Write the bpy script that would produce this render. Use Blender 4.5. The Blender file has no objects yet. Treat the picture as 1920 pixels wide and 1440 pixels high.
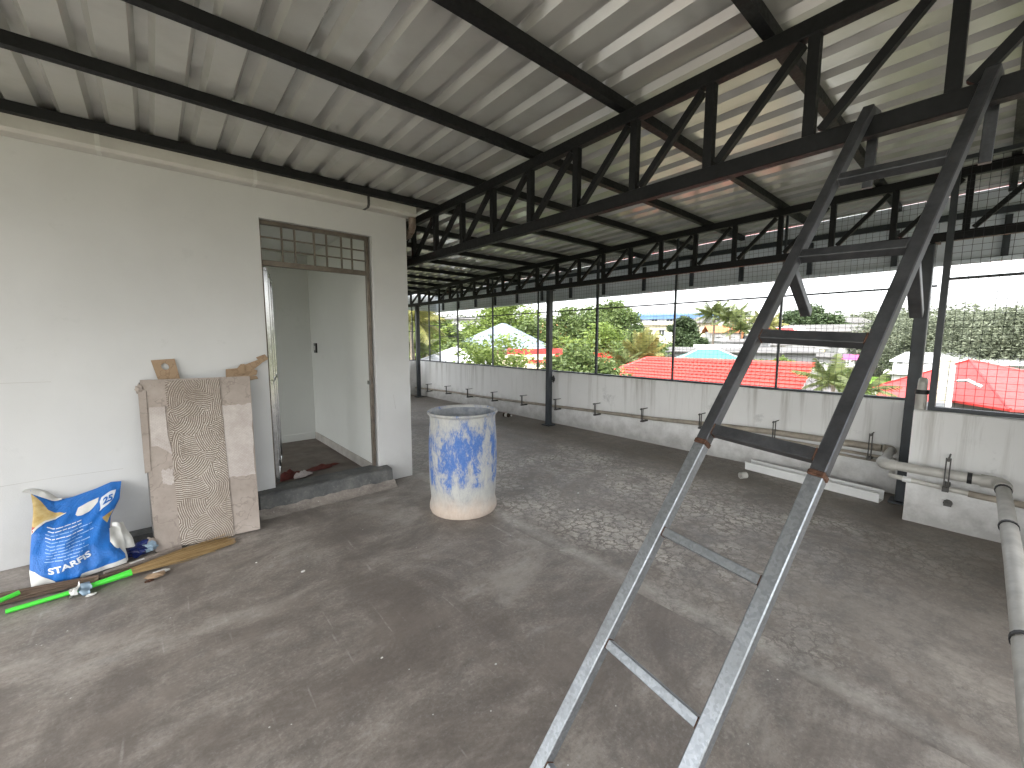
import bpy, bmesh, math, random
import numpy as np
from mathutils import Vector, Matrix
R_ = math.radians
random.seed(7)
SC = bpy.context.scene
COL = SC.collection

# ------------------------------------------------------------------ camera
H = 1.48
YAW, PITCH, ROLL, FPX = R_(40.857), R_(-6.208), R_(0.036), 776.8
fw = Vector((math.sin(YAW) * math.cos(PITCH), math.cos(YAW) * math.cos(PITCH), math.sin(PITCH)))
rt = Vector((math.cos(YAW), -math.sin(YAW), 0))
up = rt.cross(fw)
r2 = rt * math.cos(ROLL) + up * math.sin(ROLL)
u2 = up * math.cos(ROLL) - rt * math.sin(ROLL)
cd = bpy.data.cameras.new('camera')
cam = bpy.data.objects.new('camera', cd)
COL.objects.link(cam)
cam.matrix_world = Matrix(((r2.x, u2.x, -fw.x, 0), (r2.y, u2.y, -fw.y, 0), (r2.z, u2.z, -fw.z, H), (0, 0, 0, 1)))
cd.sensor_width = 36
cd.lens = FPX / 1920 * 36
cd.clip_start = 0.05
cd.clip_end = 6000
SC.camera = cam

# ------------------------------------------------------------------ world, sun, exposure
SUN_EL, SUN_AZ = R_(58), R_(-115)          # azimuth measured from +Y towards +X
w = bpy.data.worlds.new('World')
SC.world = w
w.use_nodes = True
nt = w.node_tree
bg = nt.nodes['Background']
sky = nt.nodes.new('ShaderNodeTexSky')
sky.sky_type = 'NISHITA'
sky.sun_disc = False
sky.sun_elevation = SUN_EL
sky.sun_rotation = SUN_AZ
sky.air_density = 1.0
sky.dust_density = 4.0
sky.ozone_density = 1.0
hs = nt.nodes.new('ShaderNodeHueSaturation')
hs.inputs['Saturation'].default_value = 0.22
nt.links.new(sky.outputs[0], hs.inputs['Color'])
nt.links.new(hs.outputs[0], bg.inputs['Color'])
bg.inputs['Strength'].default_value = 0.15
sd = bpy.data.lights.new('sun', 'SUN')
sun = bpy.data.objects.new('sun', sd)
COL.objects.link(sun)
sd.energy = 0.8
sd.angle = R_(12)
sd.color = (1.0, 0.95, 0.88)
sdir = Vector((math.sin(SUN_AZ) * math.cos(SUN_EL), math.cos(SUN_AZ) * math.cos(SUN_EL), math.sin(SUN_EL)))
sun.rotation_euler = sdir.to_track_quat('Z', 'Y').to_euler()
SC.view_settings.view_transform = 'Standard'
SC.view_settings.look = 'None'
SC.view_settings.gamma = 1
SC.view_settings.use_curve_mapping = False
SC.view_settings.exposure = 2.93
SC.cycles.use_denoising = True
SC.cycles.max_bounces = 7
SC.cycles.use_adaptive_sampling = True
SC.cycles.adaptive_threshold = 0.025
SC.cycles.diffuse_bounces = 5
SC.cycles.glossy_bounces = 3
SC.cycles.transparent_max_bounces = 8
SC.cycles.sample_clamp_indirect = 6

# ------------------------------------------------------------------ helpers
def at(px, py, D):
    """world point seen at pixel (1920x1440) at horizontal distance D"""
    c = ((px - 960) / FPX, -(py - 720) / FPX)
    d = r2 * c[0] + u2 * c[1] + fw
    s = D / math.hypot(d.x, d.y)
    return Vector((0, 0, H)) + d * s

def wl(o):
    v = Vector(o.location)
    while o.parent:
        o = o.parent
        v = v + Vector(o.location)
    return v

def props(o, label=None, cat=None, group=None, kind=None):
    if label: o['label'] = label
    if cat: o['category'] = cat
    if group: o['group'] = group
    if kind or cat: o['kind'] = kind or 'thing'
    return o

def thing(name, label, cat, loc=(0, 0, 0), group=None, rz=0):
    o = bpy.data.objects.new(name, None)
    o.empty_display_size = .1
    COL.objects.link(o)
    o.location = loc
    o.rotation_euler = (0, 0, rz)
    return props(o, label, cat, group)

class MB:
    def __init__(s):
        s.v = []; s.f = []; s.smooth = False
    def add(s, vs, fs):
        b = len(s.v)
        s.v += [tuple(p) for p in vs]
        s.f += [tuple(i + b for i in f) for f in fs]
        return s
    def box(s, x0, x1, y0, y1, z0, z1):
        vs = [(x, y, z) for z in (z0, z1) for y in (y0, y1) for x in (x0, x1)]
        return s.add(vs, [(0, 2, 3, 1), (4, 5, 7, 6), (0, 1, 5, 4), (2, 6, 7, 3), (0, 4, 6, 2), (1, 3, 7, 5)])
    def bar(s, p, q, w, h=None, upv=(0, 0, 1)):
        """rectangular bar from p to q; h measured along upv as far as possible"""
        h = h or w
        p, q = Vector(p), Vector(q)
        d = (q - p).normalized()
        a = d.cross(Vector(upv))
        if a.length < 1e-4: a = d.cross(Vector((1, 0, 0)))
        a.normalize()
        b = a.cross(d).normalized()
        vs = []
        for c in (p, q):
            for sa, sb in ((-1, -1), (1, -1), (1, 1), (-1, 1)):
                vs.append(c + a * sa * w / 2 + b * sb * h / 2)
        return s.add(vs, [(0, 1, 2, 3), (7, 6, 5, 4), (0, 4, 5, 1), (1, 5, 6, 2), (2, 6, 7, 3), (3, 7, 4, 0)])
    def tube(s, pts, r, n=10, caps=True):
        pts = [Vector(p) for p in pts]
        rs = r if isinstance(r, (list, tuple)) else [r] * len(pts)
        vs, fs = [], []
        ref = None
        for i, p in enumerate(pts):
            d = (pts[min(i + 1, len(pts) - 1)] - pts[max(i - 1, 0)]).normalized()
            if ref is None:
                ref = d.cross(Vector((0, 0, 1)))
                if ref.length < 1e-3: ref = d.cross(Vector((1, 0, 0)))
            a = (ref - d * ref.dot(d)).normalized()
            ref = a
            b = d.cross(a)
            for k in range(n):
                t = 2 * math.pi * k / n
                vs.append(p + (a * math.cos(t) + b * math.sin(t)) * rs[i])
        for i in range(len(pts) - 1):
            for k in range(n):
                k2 = (k + 1) % n
                fs.append((i * n + k, i * n + k2, (i + 1) * n + k2, (i + 1) * n + k))
        if caps:
            fs.append(tuple(range(n - 1, -1, -1)))
            m = (len(pts) - 1) * n
            fs.append(tuple(m + k for k in range(n)))
        return s.add(vs, fs)
    def lathe(s, prof, c=(0, 0, 0), n=32, wob=None):
        vs, fs = [], []
        for i, (r, z) in enumerate(prof):
            for k in range(n):
                t = 2 * math.pi * k / n
                rr = r * (1 + (wob(t, z) if wob else 0))
                vs.append((c[0] + rr * math.cos(t), c[1] + rr * math.sin(t), c[2] + z))
        for i in range(len(prof) - 1):
            for k in range(n):
                k2 = (k + 1) % n
                fs.append((i * n + k, i * n + k2, (i + 1) * n + k2, (i + 1) * n + k))
        return s.add(vs, fs)
    def extr(s, prof, axis, a, b, flip=False):
        """closed 2D profile extruded along axis ('x' -> profile is (y,z), 'y' -> (x,z), 'z' -> (x,y))"""
        n = len(prof)
        def P(p, t):
            return {'x': (t, p[0], p[1]), 'y': (p[0], t, p[1]), 'z': (p[0], p[1], t)}[axis]
        vs = [P(p, a) for p in prof] + [P(p, b) for p in prof]
        fs = [(i, (i + 1) % n, n + (i + 1) % n, n + i) for i in range(n)]
        fs += [tuple(range(n - 1, -1, -1)), tuple(range(n, 2 * n))]
        return s.add(vs, fs)
    def build(s, name, mat, parent=None, origin=None, smooth=None, bevel=0, local=False):
        o0 = Vector(origin) if origin is not None else Vector((0, 0, 0))
        off = o0 if not parent else (Vector((0, 0, 0)) if local else wl(parent) + o0)
        me = bpy.data.meshes.new(name)
        me.from_pydata([(v[0] - off.x, v[1] - off.y, v[2] - off.z) for v in s.v], [], s.f)
        bm = bmesh.new(); bm.from_mesh(me)
        bmesh.ops.recalc_face_normals(bm, faces=bm.faces)
        if bevel:
            bmesh.ops.bevel(bm, geom=[e for e in bm.edges], offset=bevel, segments=1, affect='EDGES', clamp_overlap=True)
        bm.to_mesh(me); bm.free()
        if s.smooth if smooth is None else smooth:
            me.polygons.foreach_set('use_smooth', [True] * len(me.polygons))
            try: me.set_sharp_from_angle(angle=R_(40))
            except Exception: pass
        me.materials.append(mat)
        o = bpy.data.objects.new(name, me)
        COL.objects.link(o)
        if parent: o.parent = parent
        o.location = o0
        return o

def npmesh(name, V, F, mat, parent=None, origin=(0, 0, 0)):
    """fast mesh from numpy arrays of quads"""
    V = np.asarray(V, np.float32) - np.asarray(origin if parent is None else tuple(wl(parent)), np.float32)
    F = np.asarray(F, np.int32)
    me = bpy.data.meshes.new(name)
    me.vertices.add(len(V)); me.vertices.foreach_set('co', V.ravel())
    k = F.shape[1]
    me.loops.add(F.size); me.loops.foreach_set('vertex_index', F.ravel())
    me.polygons.add(len(F))
    me.polygons.foreach_set('loop_start', np.arange(0, F.size, k, dtype=np.int32))
    me.update(calc_edges=True)
    me.materials.append(mat)
    o = bpy.data.objects.new(name, me)
    COL.objects.link(o)
    if parent: o.parent = parent
    else: o.location = origin
    return o

def share(src, parent, loc, rot=(0, 0, 0), scale=(1, 1, 1), name=None):
    o = src.copy()
    if name: o.name = name
    COL.objects.link(o)
    o.parent = parent
    o.location = loc; o.rotation_euler = rot; o.scale = scale
    return o

def copy_tree(o, parent=None):
    c = o.copy(); COL.objects.link(c); c.parent = parent
    for ch in list(o.children): copy_tree(ch, c)
    return c

# ------------------------------------------------------------------ materials
class NT:
    def __init__(s, name):
        s.m = bpy.data.materials.new(name); s.m.use_nodes = True
        s.t = s.m.node_tree; s.p = s.t.nodes['Principled BSDF']
        tc = s.t.nodes.new('ShaderNodeTexCoord'); s.co = tc.outputs['Object']
        s.uv = tc.outputs['UV']
    def n(s, typ, **kw):
        nd = s.t.nodes.new('ShaderNode' + typ)
        for k, v in kw.items():
            if k.startswith('i_'):
                nd.inputs[k[2:].replace('_', ' ')].default_value = v
            else: setattr(nd, k, v)
        return nd
    def l(s, a, b): s.t.links.new(a, b)
    def mapping(s, scale=(1, 1, 1), rot=(0, 0, 0), loc=(0, 0, 0), src=None):
        m = s.n('Mapping')
        m.inputs['Scale'].default_value = scale; m.inputs['Rotation'].default_value = rot; m.inputs['Location'].default_value = loc
        s.l(src or s.co, m.inputs['Vector']); return m.outputs[0]
    def noise(s, scale, detail=5, rough=.6, vec=None, dist=0, out='Fac'):
        nd = s.n('TexNoise'); nd.inputs['Scale'].default_value = scale; nd.inputs['Detail'].default_value = detail
        nd.inputs['Roughness'].default_value = rough; nd.inputs['Distortion'].default_value = dist
        s.l(vec or s.co, nd.inputs['Vector']); return nd.outputs[out]
    def ramp(s, fac, stops, interp='LINEAR'):
        nd = s.n('ValToRGB'); cr = nd.color_ramp; cr.interpolation = interp
        while len(cr.elements) < len(stops): cr.elements.new(.5)
        for e, (p, c) in zip(cr.elements, stops):
            e.position = p; e.color = (*c, 1) if isinstance(c, (tuple, list)) else (c, c, c, 1)
        s.l(fac, nd.inputs[0]); return nd.outputs[0]
    def mix(s, fac, a, b, mode='MIX'):
        nd = s.n('Mix', data_type='RGBA', blend_type=mode)
        for sock, v in ((nd.inputs[0], fac), (nd.inputs[6], a), (nd.inputs[7], b)):
            if isinstance(v, (int, float)): sock.default_value = v
            elif isinstance(v, tuple): sock.default_value = (*v, 1)
            else: s.l(v, sock)
        return nd.outputs[2]
    def math(s, op, a, b=0, c=0):
        nd = s.n('Math', operation=op)
        for sock, v in zip(nd.inputs, (a, b, c)):
            if isinstance(v, (int, float)): sock.default_value = v
            else: s.l(v, sock)
        return nd.outputs[0]
    def sep(s, vec=None):
        nd = s.n('SeparateXYZ'); s.l(vec or s.co, nd.inputs[0]); return nd.outputs
    def col(s, c):
        if isinstance(c, tuple): s.p.inputs['Base Color'].default_value = (*c, 1)
        else: s.l(c, s.p.inputs['Base Color'])
    def set(s, rough=None, metal=None, spec=None):
        for k, v in (('Roughness', rough), ('Metallic', metal), ('Specular IOR Level', spec)):
            if v is None: continue
            if isinstance(v, (int, float)): s.p.inputs[k].default_value = v
            else: s.l(v, s.p.inputs[k])
    def bump(s, h, strength=.3, dist=.01):
        b = s.n('Bump'); b.inputs['Strength'].default_value = strength; b.inputs['Distance'].default_value = dist
        s.l(h, b.inputs['Height']); s.l(b.outputs[0], s.p.inputs['Normal'])

def simple(name, c, rough=.6, metal=0, var=.18, scale=6, bump=.15, bscale=60, spec=.4, c2=None, bdist=.004):
    m = NT(name)
    a = tuple(x * (1 - var) for x in c)
    b = c2 or tuple(min(1, x * (1 + var)) for x in c)
    n1 = m.noise(scale, 6, .65)
    m.col(m.ramp(n1, [(.3, a), (.7, b)]))
    m.set(m.ramp(m.noise(scale * 2.3, 4), [(.3, max(0, rough - .1)), (.7, min(1, rough + .1))]), metal, spec)
    if bump: m.bump(m.noise(bscale, 4), bump, bdist)
    return m.m

def leafmat(name, c, c2, trans=.35):
    m = NT(name)
    g = m.n('NewGeometry')
    rnd = g.outputs['Random Per Island']
    base = m.ramp(rnd, [(0, c), (1, c2)])
    big = m.noise(.35, 3)
    base = m.mix(m.ramp(big, [(.35, 0.0), (.65, .55)]), base, tuple(min(1, x * 1.35) for x in c2))
    m.col(base); m.set(.55, 0, .35)
    tr = m.n('BsdfTranslucent'); m.l(base, tr.inputs['Color'])
    ms = m.n('MixShader'); ms.inputs[0].default_value = trans
    m.l(m.p.outputs[0], ms.inputs[1]); m.l(tr.outputs[0], ms.inputs[2])
    m.l(ms.outputs[0], m.t.nodes['Material Output'].inputs[0])
    return m.m

M = {}
def build_materials():
    # --- smooth trowelled concrete
    m = NT('concrete_smooth')
    n1 = m.noise(.8, 8, .62, dist=.5); n2 = m.noise(5, 9, .8); n3 = m.noise(55, 6, .8)
    sv = m.mapping((.7, 2.0, 1), (0, 0, R_(-20)))
    st = m.noise(3.0, 9, .78, vec=sv, dist=.3)
    c = m.ramp(n1, [(.32, (.185, .158, .134)), (.48, (.258, .226, .196)), (.62, (.308, .275, .240)), (.78, (.37, .335, .295))])
    c = m.mix(m.ramp(st, [(.40, .75), (.56, 0.0)]), c, (.150, .132, .117))
    c = m.mix(m.ramp(st, [(.56, 0.0), (.68, .6)]), c, (.37, .355, .33))
    c = m.mix(m.ramp(n2, [(.36, .6), (.52, 0.0)]), c, (.135, .122, .11))
    c = m.mix(m.ramp(n3, [(.52, 0.0), (.68, .5)]), c, (.42, .405, .375))
    c = m.mix(m.ramp(n3, [(.32, .6), (.46, 0.0)]), c, (.095, .086, .078))
    n5 = m.noise(1.3, 9, .72, vec=m.mapping((1, 1, 1), loc=(11, 3, 0)), dist=.7)
    c = m.mix(m.ramp(n5, [(.40, .65), (.52, 0.0)]), c, (.118, .100, .086))
    c = m.mix(m.ramp(n5, [(.54, 0.0), (.66, .5)]), c, (.40, .368, .325))
    st2 = m.noise(1.9, 6, .65, vec=m.mapping((1, 1, 1), loc=(4, 9, 0)))
    c = m.mix(m.ramp(st2, [(.54, 0.0), (.68, .6)]), c, (.20, .170, .145))
    for q, (sx, ang, th) in enumerate(((9, 1.9, .69), (11, .6, .70), (10, 2.5, .70))):
        sc = m.noise(2.6, 2, .5, vec=m.mapping((sx, .5, 1), (0, 0, ang), (q * 3.1, q, 0)), dist=.3)
        c = m.mix(m.math('MULTIPLY', m.ramp(sc, [(th, 0.0), (th + .04, .45)]), m.ramp(n2, [(.46, 0.0), (.6, 1.0)])), c, (.46, .44, .41))
    vd = m.n('TexVoronoi'); vd.inputs['Scale'].default_value = 14; m.l(m.co, vd.inputs['Vector'])
    dots = m.math('MULTIPLY', m.math('LESS_THAN', vd.outputs['Distance'], .05), m.math('GREATER_THAN', m.noise(1.7, 2), .54))
    c = m.mix(dots, c, (.55, .54, .51))
    m.col(c); m.set(m.ramp(n2, [(.3, .42), (.7, .7)]), 0, .42)
    m.bump(m.mix(.4, n3, n2), .3, .004)
    M['conc'] = m.m
    # --- mud-cracked slab
    m = NT('concrete_cracked')
    warp = m.noise(4.5, 6, .75, out='Color')
    vec = m.mix(.24, m.co, warp, 'ADD')
    e1 = m.n('TexVoronoi', feature='DISTANCE_TO_EDGE'); e1.inputs['Scale'].default_value = 12; m.l(vec, e1.inputs['Vector'])
    e2 = m.n('TexVoronoi', feature='DISTANCE_TO_EDGE'); e2.inputs['Scale'].default_value = 27; m.l(vec, e2.inputs['Vector'])
    n1 = m.noise(.6, 7, .62, dist=.8); n2 = m.noise(5, 9, .8); n3 = m.noise(55, 6, .8); n4 = m.noise(1.5, 9, .74, vec=m.mapping((1, 1, 1), loc=(5, 5, 0)), dist=.5)
    wid = m.math('MULTIPLY', m.math('POWER', n2, 2.0), .42)
    k1 = m.ramp(m.math('DIVIDE', e1.outputs['Distance'], wid), [(.10, 0.0), (1.0, 1.0)])
    k2 = m.ramp(m.math('DIVIDE', e2.outputs['Distance'], wid), [(.0, .5), (.7, 1.0)])
    k = m.math('MULTIPLY', k1, k2)
    base = m.ramp(n1, [(.28, (.125, .106, .09)), (.5, (.20, .172, .147)), (.75, (.32, .286, .246))])
    base = m.mix(m.ramp(n2, [(.38, .7), (.56, 0.0)]), base, (.11, .098, .087))
    base = m.mix(m.ramp(n3, [(.54, 0.0), (.7, .45)]), base, (.38, .36, .325))
    mask = m.ramp(m.noise(.8, 7, .7, vec=m.mapping((1.1, .55, 1), loc=(1.7, 3.1, 0)), dist=.5), [(.32, 0.0), (.54, 1.0)])
    mask = m.math('MULTIPLY', mask, m.ramp(n4, [(.38, .0), (.56, 1.0)]))
    px_, py_, pz_ = m.sep()
    zone = m.math('MULTIPLY', m.ramp(m.math('ADD', m.math('MULTIPLY', py_, .2), m.math('MULTIPLY', n4, .25)), [(.14, .25), (.36, 1.0), (.85, 1.0), (1.1, .5)]), m.ramp(m.math('ADD', m.math('MULTIPLY', px_, .2), m.math('MULTIPLY', n4, .2)), [(.95, 1.0), (1.15, .35)]))
    mask = m.math('MULTIPLY', mask, zone)
    pan = m.ramp(n3, [(.3, (.47, .428, .372)), (.7, (.63, .585, .518))])
    mask = m.math('MULTIPLY', mask, m.ramp(m.math('ADD', px_, m.math('MULTIPLY', m.math('SUBTRACT', n4, .5), 1.6)), [(2.0, .15), (2.55, 1.0)]) if False else m.ramp(m.math('MULTIPLY', m.math('ADD', px_, m.math('MULTIPLY', m.math('SUBTRACT', n4, .5), 1.8)), .2), [(.38, .35), (.50, 1.0)]))
    f = m.math('MULTIPLY', m.math('MULTIPLY', mask, k), m.ramp(n2, [(.36, .35), (.55, 1.0)]))
    c = m.mix(f, base, pan)
    crk = m.math('MULTIPLY', m.math('SUBTRACT', 1.0, k1), m.math('MULTIPLY', mask, .45))
    c = m.mix(crk, c, (.125, .106, .09))
    joint = m.ramp(m.math('ABSOLUTE', m.math('SUBTRACT', px_, m.math('ADD', 2.10, m.math('MULTIPLY', n2, .08)))), [(.0, .6), (.10, 0.0)])
    c = m.mix(m.math('MULTIPLY', joint, m.ramp(n2, [(.35, .1), (.6, 1.0)])), c, (.48, .455, .41))
    m.col(c); m.set(m.ramp(n2, [(.3, .40), (.7, .7)]), 0, .42)
    m.bump(m.mix(.5, f, n3), .3, .004)
    M['conc2'] = m.m
    # --- plaster, whitewash
    def plaster(name, c0, c1, streak=0., top=.9, dirt=.5, dcol=(.30, .29, .27)):
        m = NT(name)
        n1 = m.noise(.8, 6, .6); n2 = m.noise(6, 7, .72); n3 = m.noise(120, 4, .6)
        c = m.ramp(n1, [(.3, c0), (.7, c1)])
        c = m.mix(m.ramp(n2, [(.60, 0.0), (.78, .35)]), c, tuple(v * .72 for v in c0))
        x, y, z = m.sep()
        low = m.math('MULTIPLY', m.ramp(m.math('ADD', z, m.math('MULTIPLY', m.math('SUBTRACT', n2, .5), .5)), [(.02, 1.0), (.34, 0.0)]), dirt)
        c = m.mix(low, c, dcol)
        if streak:
            s1 = m.noise(1, 6, .7, vec=m.mapping((7, 7, .35)))
            tz = m.ramp(z, [(max(0, top - .75), 0.0), (top, 1.0)])
            c = m.mix(m.math('MULTIPLY', m.math('MULTIPLY', m.ramp(s1, [(.50, 0.0), (.66, 1.0)]), tz), streak), c, (.27, .25, .21))
            bl = m.noise(2.4, 6, .7, vec=m.mapping((1, 1, 1), loc=(3, 1, 5)))
            c = m.mix(m.ramp(bl, [(.62, 0.0), (.72, streak * .8)]), c, (.33, .33, .32))
        m.col(c); m.set(.8, 0, .25)
        m.bump(m.mix(.3, n3, n2), .25, .004)
        return m.m
    M['wall'] = plaster('white_plaster', (.52, .52, .51), (.60, .60, .59), dirt=.3)
    M['inwall'] = plaster('room_plaster', (.58, .59, .56), (.63, .64, .61), dirt=.0)
    M['para'] = plaster('parapet_plaster', (.70, .70, .685), (.80, .80, .785), streak=.6, dirt=.8, dcol=(.27, .262, .245))
    # --- painted steel
    m = NT('black_paint')
    n1 = m.noise(5, 6); n2 = m.noise(45, 4)
    m.col(m.ramp(n1, [(.3, (.0055, .006, .0065)), (.7, (.010, .0105, .0115))])); m.set(m.ramp(n2, [(.3, .5), (.7, .7)]), 0, .3); m.bump(n2, .1, .002)
    M['black'] = m.m
    M['post'] = simple('slate_paint', (.030, .036, .042), .4, 0, .25, 7, .1)
    m = NT('dark_tube')
    n1 = m.noise(9, 7, .7); n2 = m.noise(60, 4)
    c = m.ramp(n1, [(.3, (.045, .047, .051)), (.7, (.11, .114, .122))])
    c = m.mix(m.ramp(n2, [(.60, 0.0), (.75, .5)]), c, (.10, .075, .06))
    m.col(c); m.set(.38, .6, .5); m.bump(n2, .1, .002)
    M['dtube'] = m.m
    m = NT('galvanised')
    vz = m.n('TexVoronoi'); vz.inputs['Scale'].default_value = 130; m.l(m.co, vz.inputs['Vector'])
    n1 = m.noise(8, 7, .7); n2 = m.noise(40, 5, .7)
    c = m.ramp(vz.outputs['Color'], [(.2, (.22, .235, .25)), (.8, (.29, .31, .325))])
    c = m.mix(m.ramp(n1, [(.45, 0.0), (.72, .6)]), c, (.17, .175, .175))
    c = m.mix(m.ramp(n2, [(.64, 0.0), (.74, .5)]), c, (.12, .09, .07))
    m.col(c); m.set(m.ramp(n1, [(.3, .32), (.7, .5)]), .75, .5); m.bump(n2, .1, .002)
    M['galv'] = m.m
    M['rust'] = simple('rust_weld', (.085, .042, .026), .85, .2, .6, 60, .6, 90, bdist=.01)
    # roof sheet
    m = NT('roof_sheet')
    n1 = m.noise(1.2, 6, .6); n2 = m.noise(9, 7, .7)
    c = m.ramp(n1, [(.3, (.43, .43, .405)), (.7, (.52, .52, .495))])
    c = m.mix(m.ramp(m.noise(3, 5, .6), [(.5, 0.0), (.75, .3)]), c, (.25, .25, .22))
    m.col(c); m.set(m.ramp(n2, [(.3, .17), (.7, .24)]), .3, .6); m.bump(m.noise(5, 3), .08, .01)
    M['sheet'] = m.m
    M['sheet2'] = simple('grey_fascia', (.60, .645, .69), .45, .0, .12, 2, .08)
    M['pvc'] = simple('pvc_grey', (.50, .485, .445), .45, 0, .25, 7, .12, c2=(.56, .545, .50))
    M['pvcbrown'] = simple('pvc_dusty', (.30, .265, .215), .6, 0, .35, 6, .2)
    M['pvcwhite'] = simple('pvc_white', (.66, .665, .65), .35, 0, .08, 5, .05)
    M['gutter'] = simple('gutter_cream', (.50, .485, .45), .4, 0, .12, 3, .05)
    M['clamp'] = simple('clamp_steel', (.075, .072, .068), .5, .5, .4, 30, .2)
    M['rubber'] = simple('rubber_black', (.02, .02, .02), .6, 0, .3, 20, .1)
    M['brownpipe'] = simple('copper_brown_pvc', (.17, .13, .105), .3, .1, .4, 9, .1)
    m = NT('stainless'); n1 = m.noise(30, 3)
    m.col(m.ramp(n1, [(.3, (.32, .32, .315)), (.7, (.46, .46, .455))])); m.set(m.ramp(n1, [(.3, .10), (.7, .2)]), 1, .5)
    M['steel'] = m.m
    M['bronze'] = simple('bronze_frame', (.16, .135, .11), .4, .5, .3, 12, .1)
    M['alu'] = simple('grey_frame', (.30, .29, .27), .45, .4, .2, 12, .1)
    M['wire'] = simple('wire_grey', (.045, .047, .05), .5, .5, .3, 20, 0)
    M['blackplastic'] = simple('black_plastic', (.015, .015, .015), .35, 0, .2, 20, .05)
    # barrel
    m = NT('barrel_paint')
    n1 = m.noise(3.2, 9, .72, vec=m.mapping((1, 1, .55)), dist=.35); n2 = m.noise(11, 9, .82, vec=m.mapping((1, 1, .45)), dist=.3); n3 = m.noise(70, 5, .7)
    blue = m.ramp(n3, [(.3, (.045, .115, .34)), (.7, (.10, .19, .44))])
    pale = m.ramp(n2, [(.3, (.27, .275, .275)), (.5, (.39, .39, .37)), (.7, (.47, .465, .435))])
    x, y, z = m.sep()
    band = m.ramp(z, [(.10, .34), (.3, 0.0), (.55, -.02), (.80, .06), (.88, .12)]) if False else m.ramp(z, [(.08, .30), (.28, .06), (.62, 0.0), (.85, .10)])
    f = m.math('ADD', m.math('ADD', m.math('MULTIPLY', n1, .35), m.math('MULTIPLY', n2, .65)), band)
    c = m.mix(m.ramp(f, [(.485, 0.0), (.55, .85), (.62, 1.0)]), blue, pale)
    c = m.mix(m.ramp(m.noise(11, 7, .8, vec=m.mapping((1, 1, .3), loc=(3, 4, 5))), [(.60, 0.0), (.68, .75)]), c, (.20, .215, .25))
    clay = m.math('ADD', z, m.math('MULTIPLY', m.math('SUBTRACT', n1, .5), .35))
    c = m.mix(m.ramp(clay, [(.06, .9), (.20, 0.0)]), c, m.ramp(n2, [(.3, (.40, .32, .255)), (.7, (.53, .44, .365))]))
    m.col(c); m.set(.75, 0, .3); m.bump(m.mix(.5, n2, n3), .35, .006)
    M['barrel'] = m.m
    M['barrelin'] = simple('barrel_inside', (.16, .20, .27), .7, 0, .5, 6, .3, c2=(.36, .37, .37))
    # leaning panel
    def card(name, c0, c1, dark):
        m = NT(name)
        n1 = m.noise(5, 8, .72); n2 = m.noise(38, 6, .7)
        c = m.ramp(n1, [(.3, c0), (.7, c1)])
        c = m.mix(m.ramp(n2, [(.58, 0.0), (.72, .5)]), c, dark)
        cr = m.n('TexVoronoi', feature='DISTANCE_TO_EDGE'); cr.inputs['Scale'].default_value = 5
        m.l(m.mix(.35, m.co, m.noise(6, 3, out='Color'), 'ADD'), cr.inputs['Vector'])
        c = m.mix(m.ramp(cr.outputs['Distance'], [(.0, .55), (.03, 0.0)]), c, dark)
        m.col(c); m.set(.85, 0, .2); m.bump(n1, .3, .006); return m.m
    M['card'] = card('dusty_board', (.25, .212, .182), (.36, .312, .272), (.17, .142, .12))
    M['cardbrown'] = card('brown_card', (.27, .185, .115), (.38, .275, .18), (.19, .125, .08))
    M['carddark'] = simple('panel_edge', (.12, .115, .11), .8, 0, .4, 20, .3)
    m = NT('white_paper')
    n1 = m.noise(7, 6, .7)
    ck = m.n('TexBrick'); ck.inputs['Scale'].default_value = 26; ck.inputs['Mortar Size'].default_value = .02
    ck.inputs['Color1'].default_value = (1, 1, 1, 1); ck.inputs['Color2'].default_value = (.92, .92, .92, 1); ck.inputs['Mortar'].default_value = (.7, .68, .66, 1)
    m.l(m.mapping((1, 1, 1), (R_(90), 0, 0)), ck.inputs['Vector'])
    c = m.mix(.8, m.ramp(n1, [(.3, (.38, .335, .305)), (.7, (.52, .475, .44))]), ck.outputs['Color'], 'MULTIPLY')
    m.col(c); m.set(.9, 0, .2); m.bump(n1, .2, .003)
    M['paper'] = m.m
    m = NT('combed_adhesive')
    vec = m.mapping((1, 1, .9))
    vo = m.n('TexVoronoi'); vo.inputs['Scale'].default_value = 8; vo.inputs['Randomness'].default_value = 1
    m.l(m.mix(.06, vec, m.noise(5, 2, out='Color'), 'ADD'), vo.inputs['Vector'])
    sub = m.n('VectorMath', operation='SUBTRACT'); m.l(vec, sub.inputs[0])
    sc = m.n('VectorMath', operation='SCALE'); sc.inputs['Scale'].default_value = 3.5
    m.l(vo.outputs['Color'], sc.inputs[0]); m.l(sc.outputs[0], sub.inputs[1])
    xx = m.sep(sub.outputs[0])
    rot = m.math('MULTIPLY', m.sep(vo.outputs['Color'])[0], 6.28)
    cen = m.n('VectorMath', operation='SUBTRACT'); m.l(vec, cen.inputs[0]); m.l(vo.outputs['Position'], cen.inputs[1])
    cx = m.sep(cen.outputs[0])
    ox = m.math('ADD', cx[0], m.math('MULTIPLY', m.math('COSINE', rot), .17))
    oz = m.math('ADD', m.math('ADD', cx[2], m.math('MULTIPLY', m.math('SINE', rot), .17)), 0)
    oz = m.math('ADD', oz, m.math('MULTIPLY', m.math('SUBTRACT', cx[0], 0), .1))
    dist = m.math('SQRT', m.math('ADD', m.math('MULTIPLY', ox, ox), m.math('MULTIPLY', oz, oz)))
    wv = m.math('SINE', m.math('MULTIPLY', dist, 2 * math.pi / .0125))
    n1 = m.noise(3.2, 4); n2 = m.noise(40, 4)
    bg_ = m.ramp(n2, [(.3, (.155, .124, .098)), (.7, (.22, .182, .148))])
    ln = m.mix(m.ramp(n1, [(.42, 0.0), (.62, .7)]), (.50, .455, .40), (.27, .225, .185))
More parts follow.
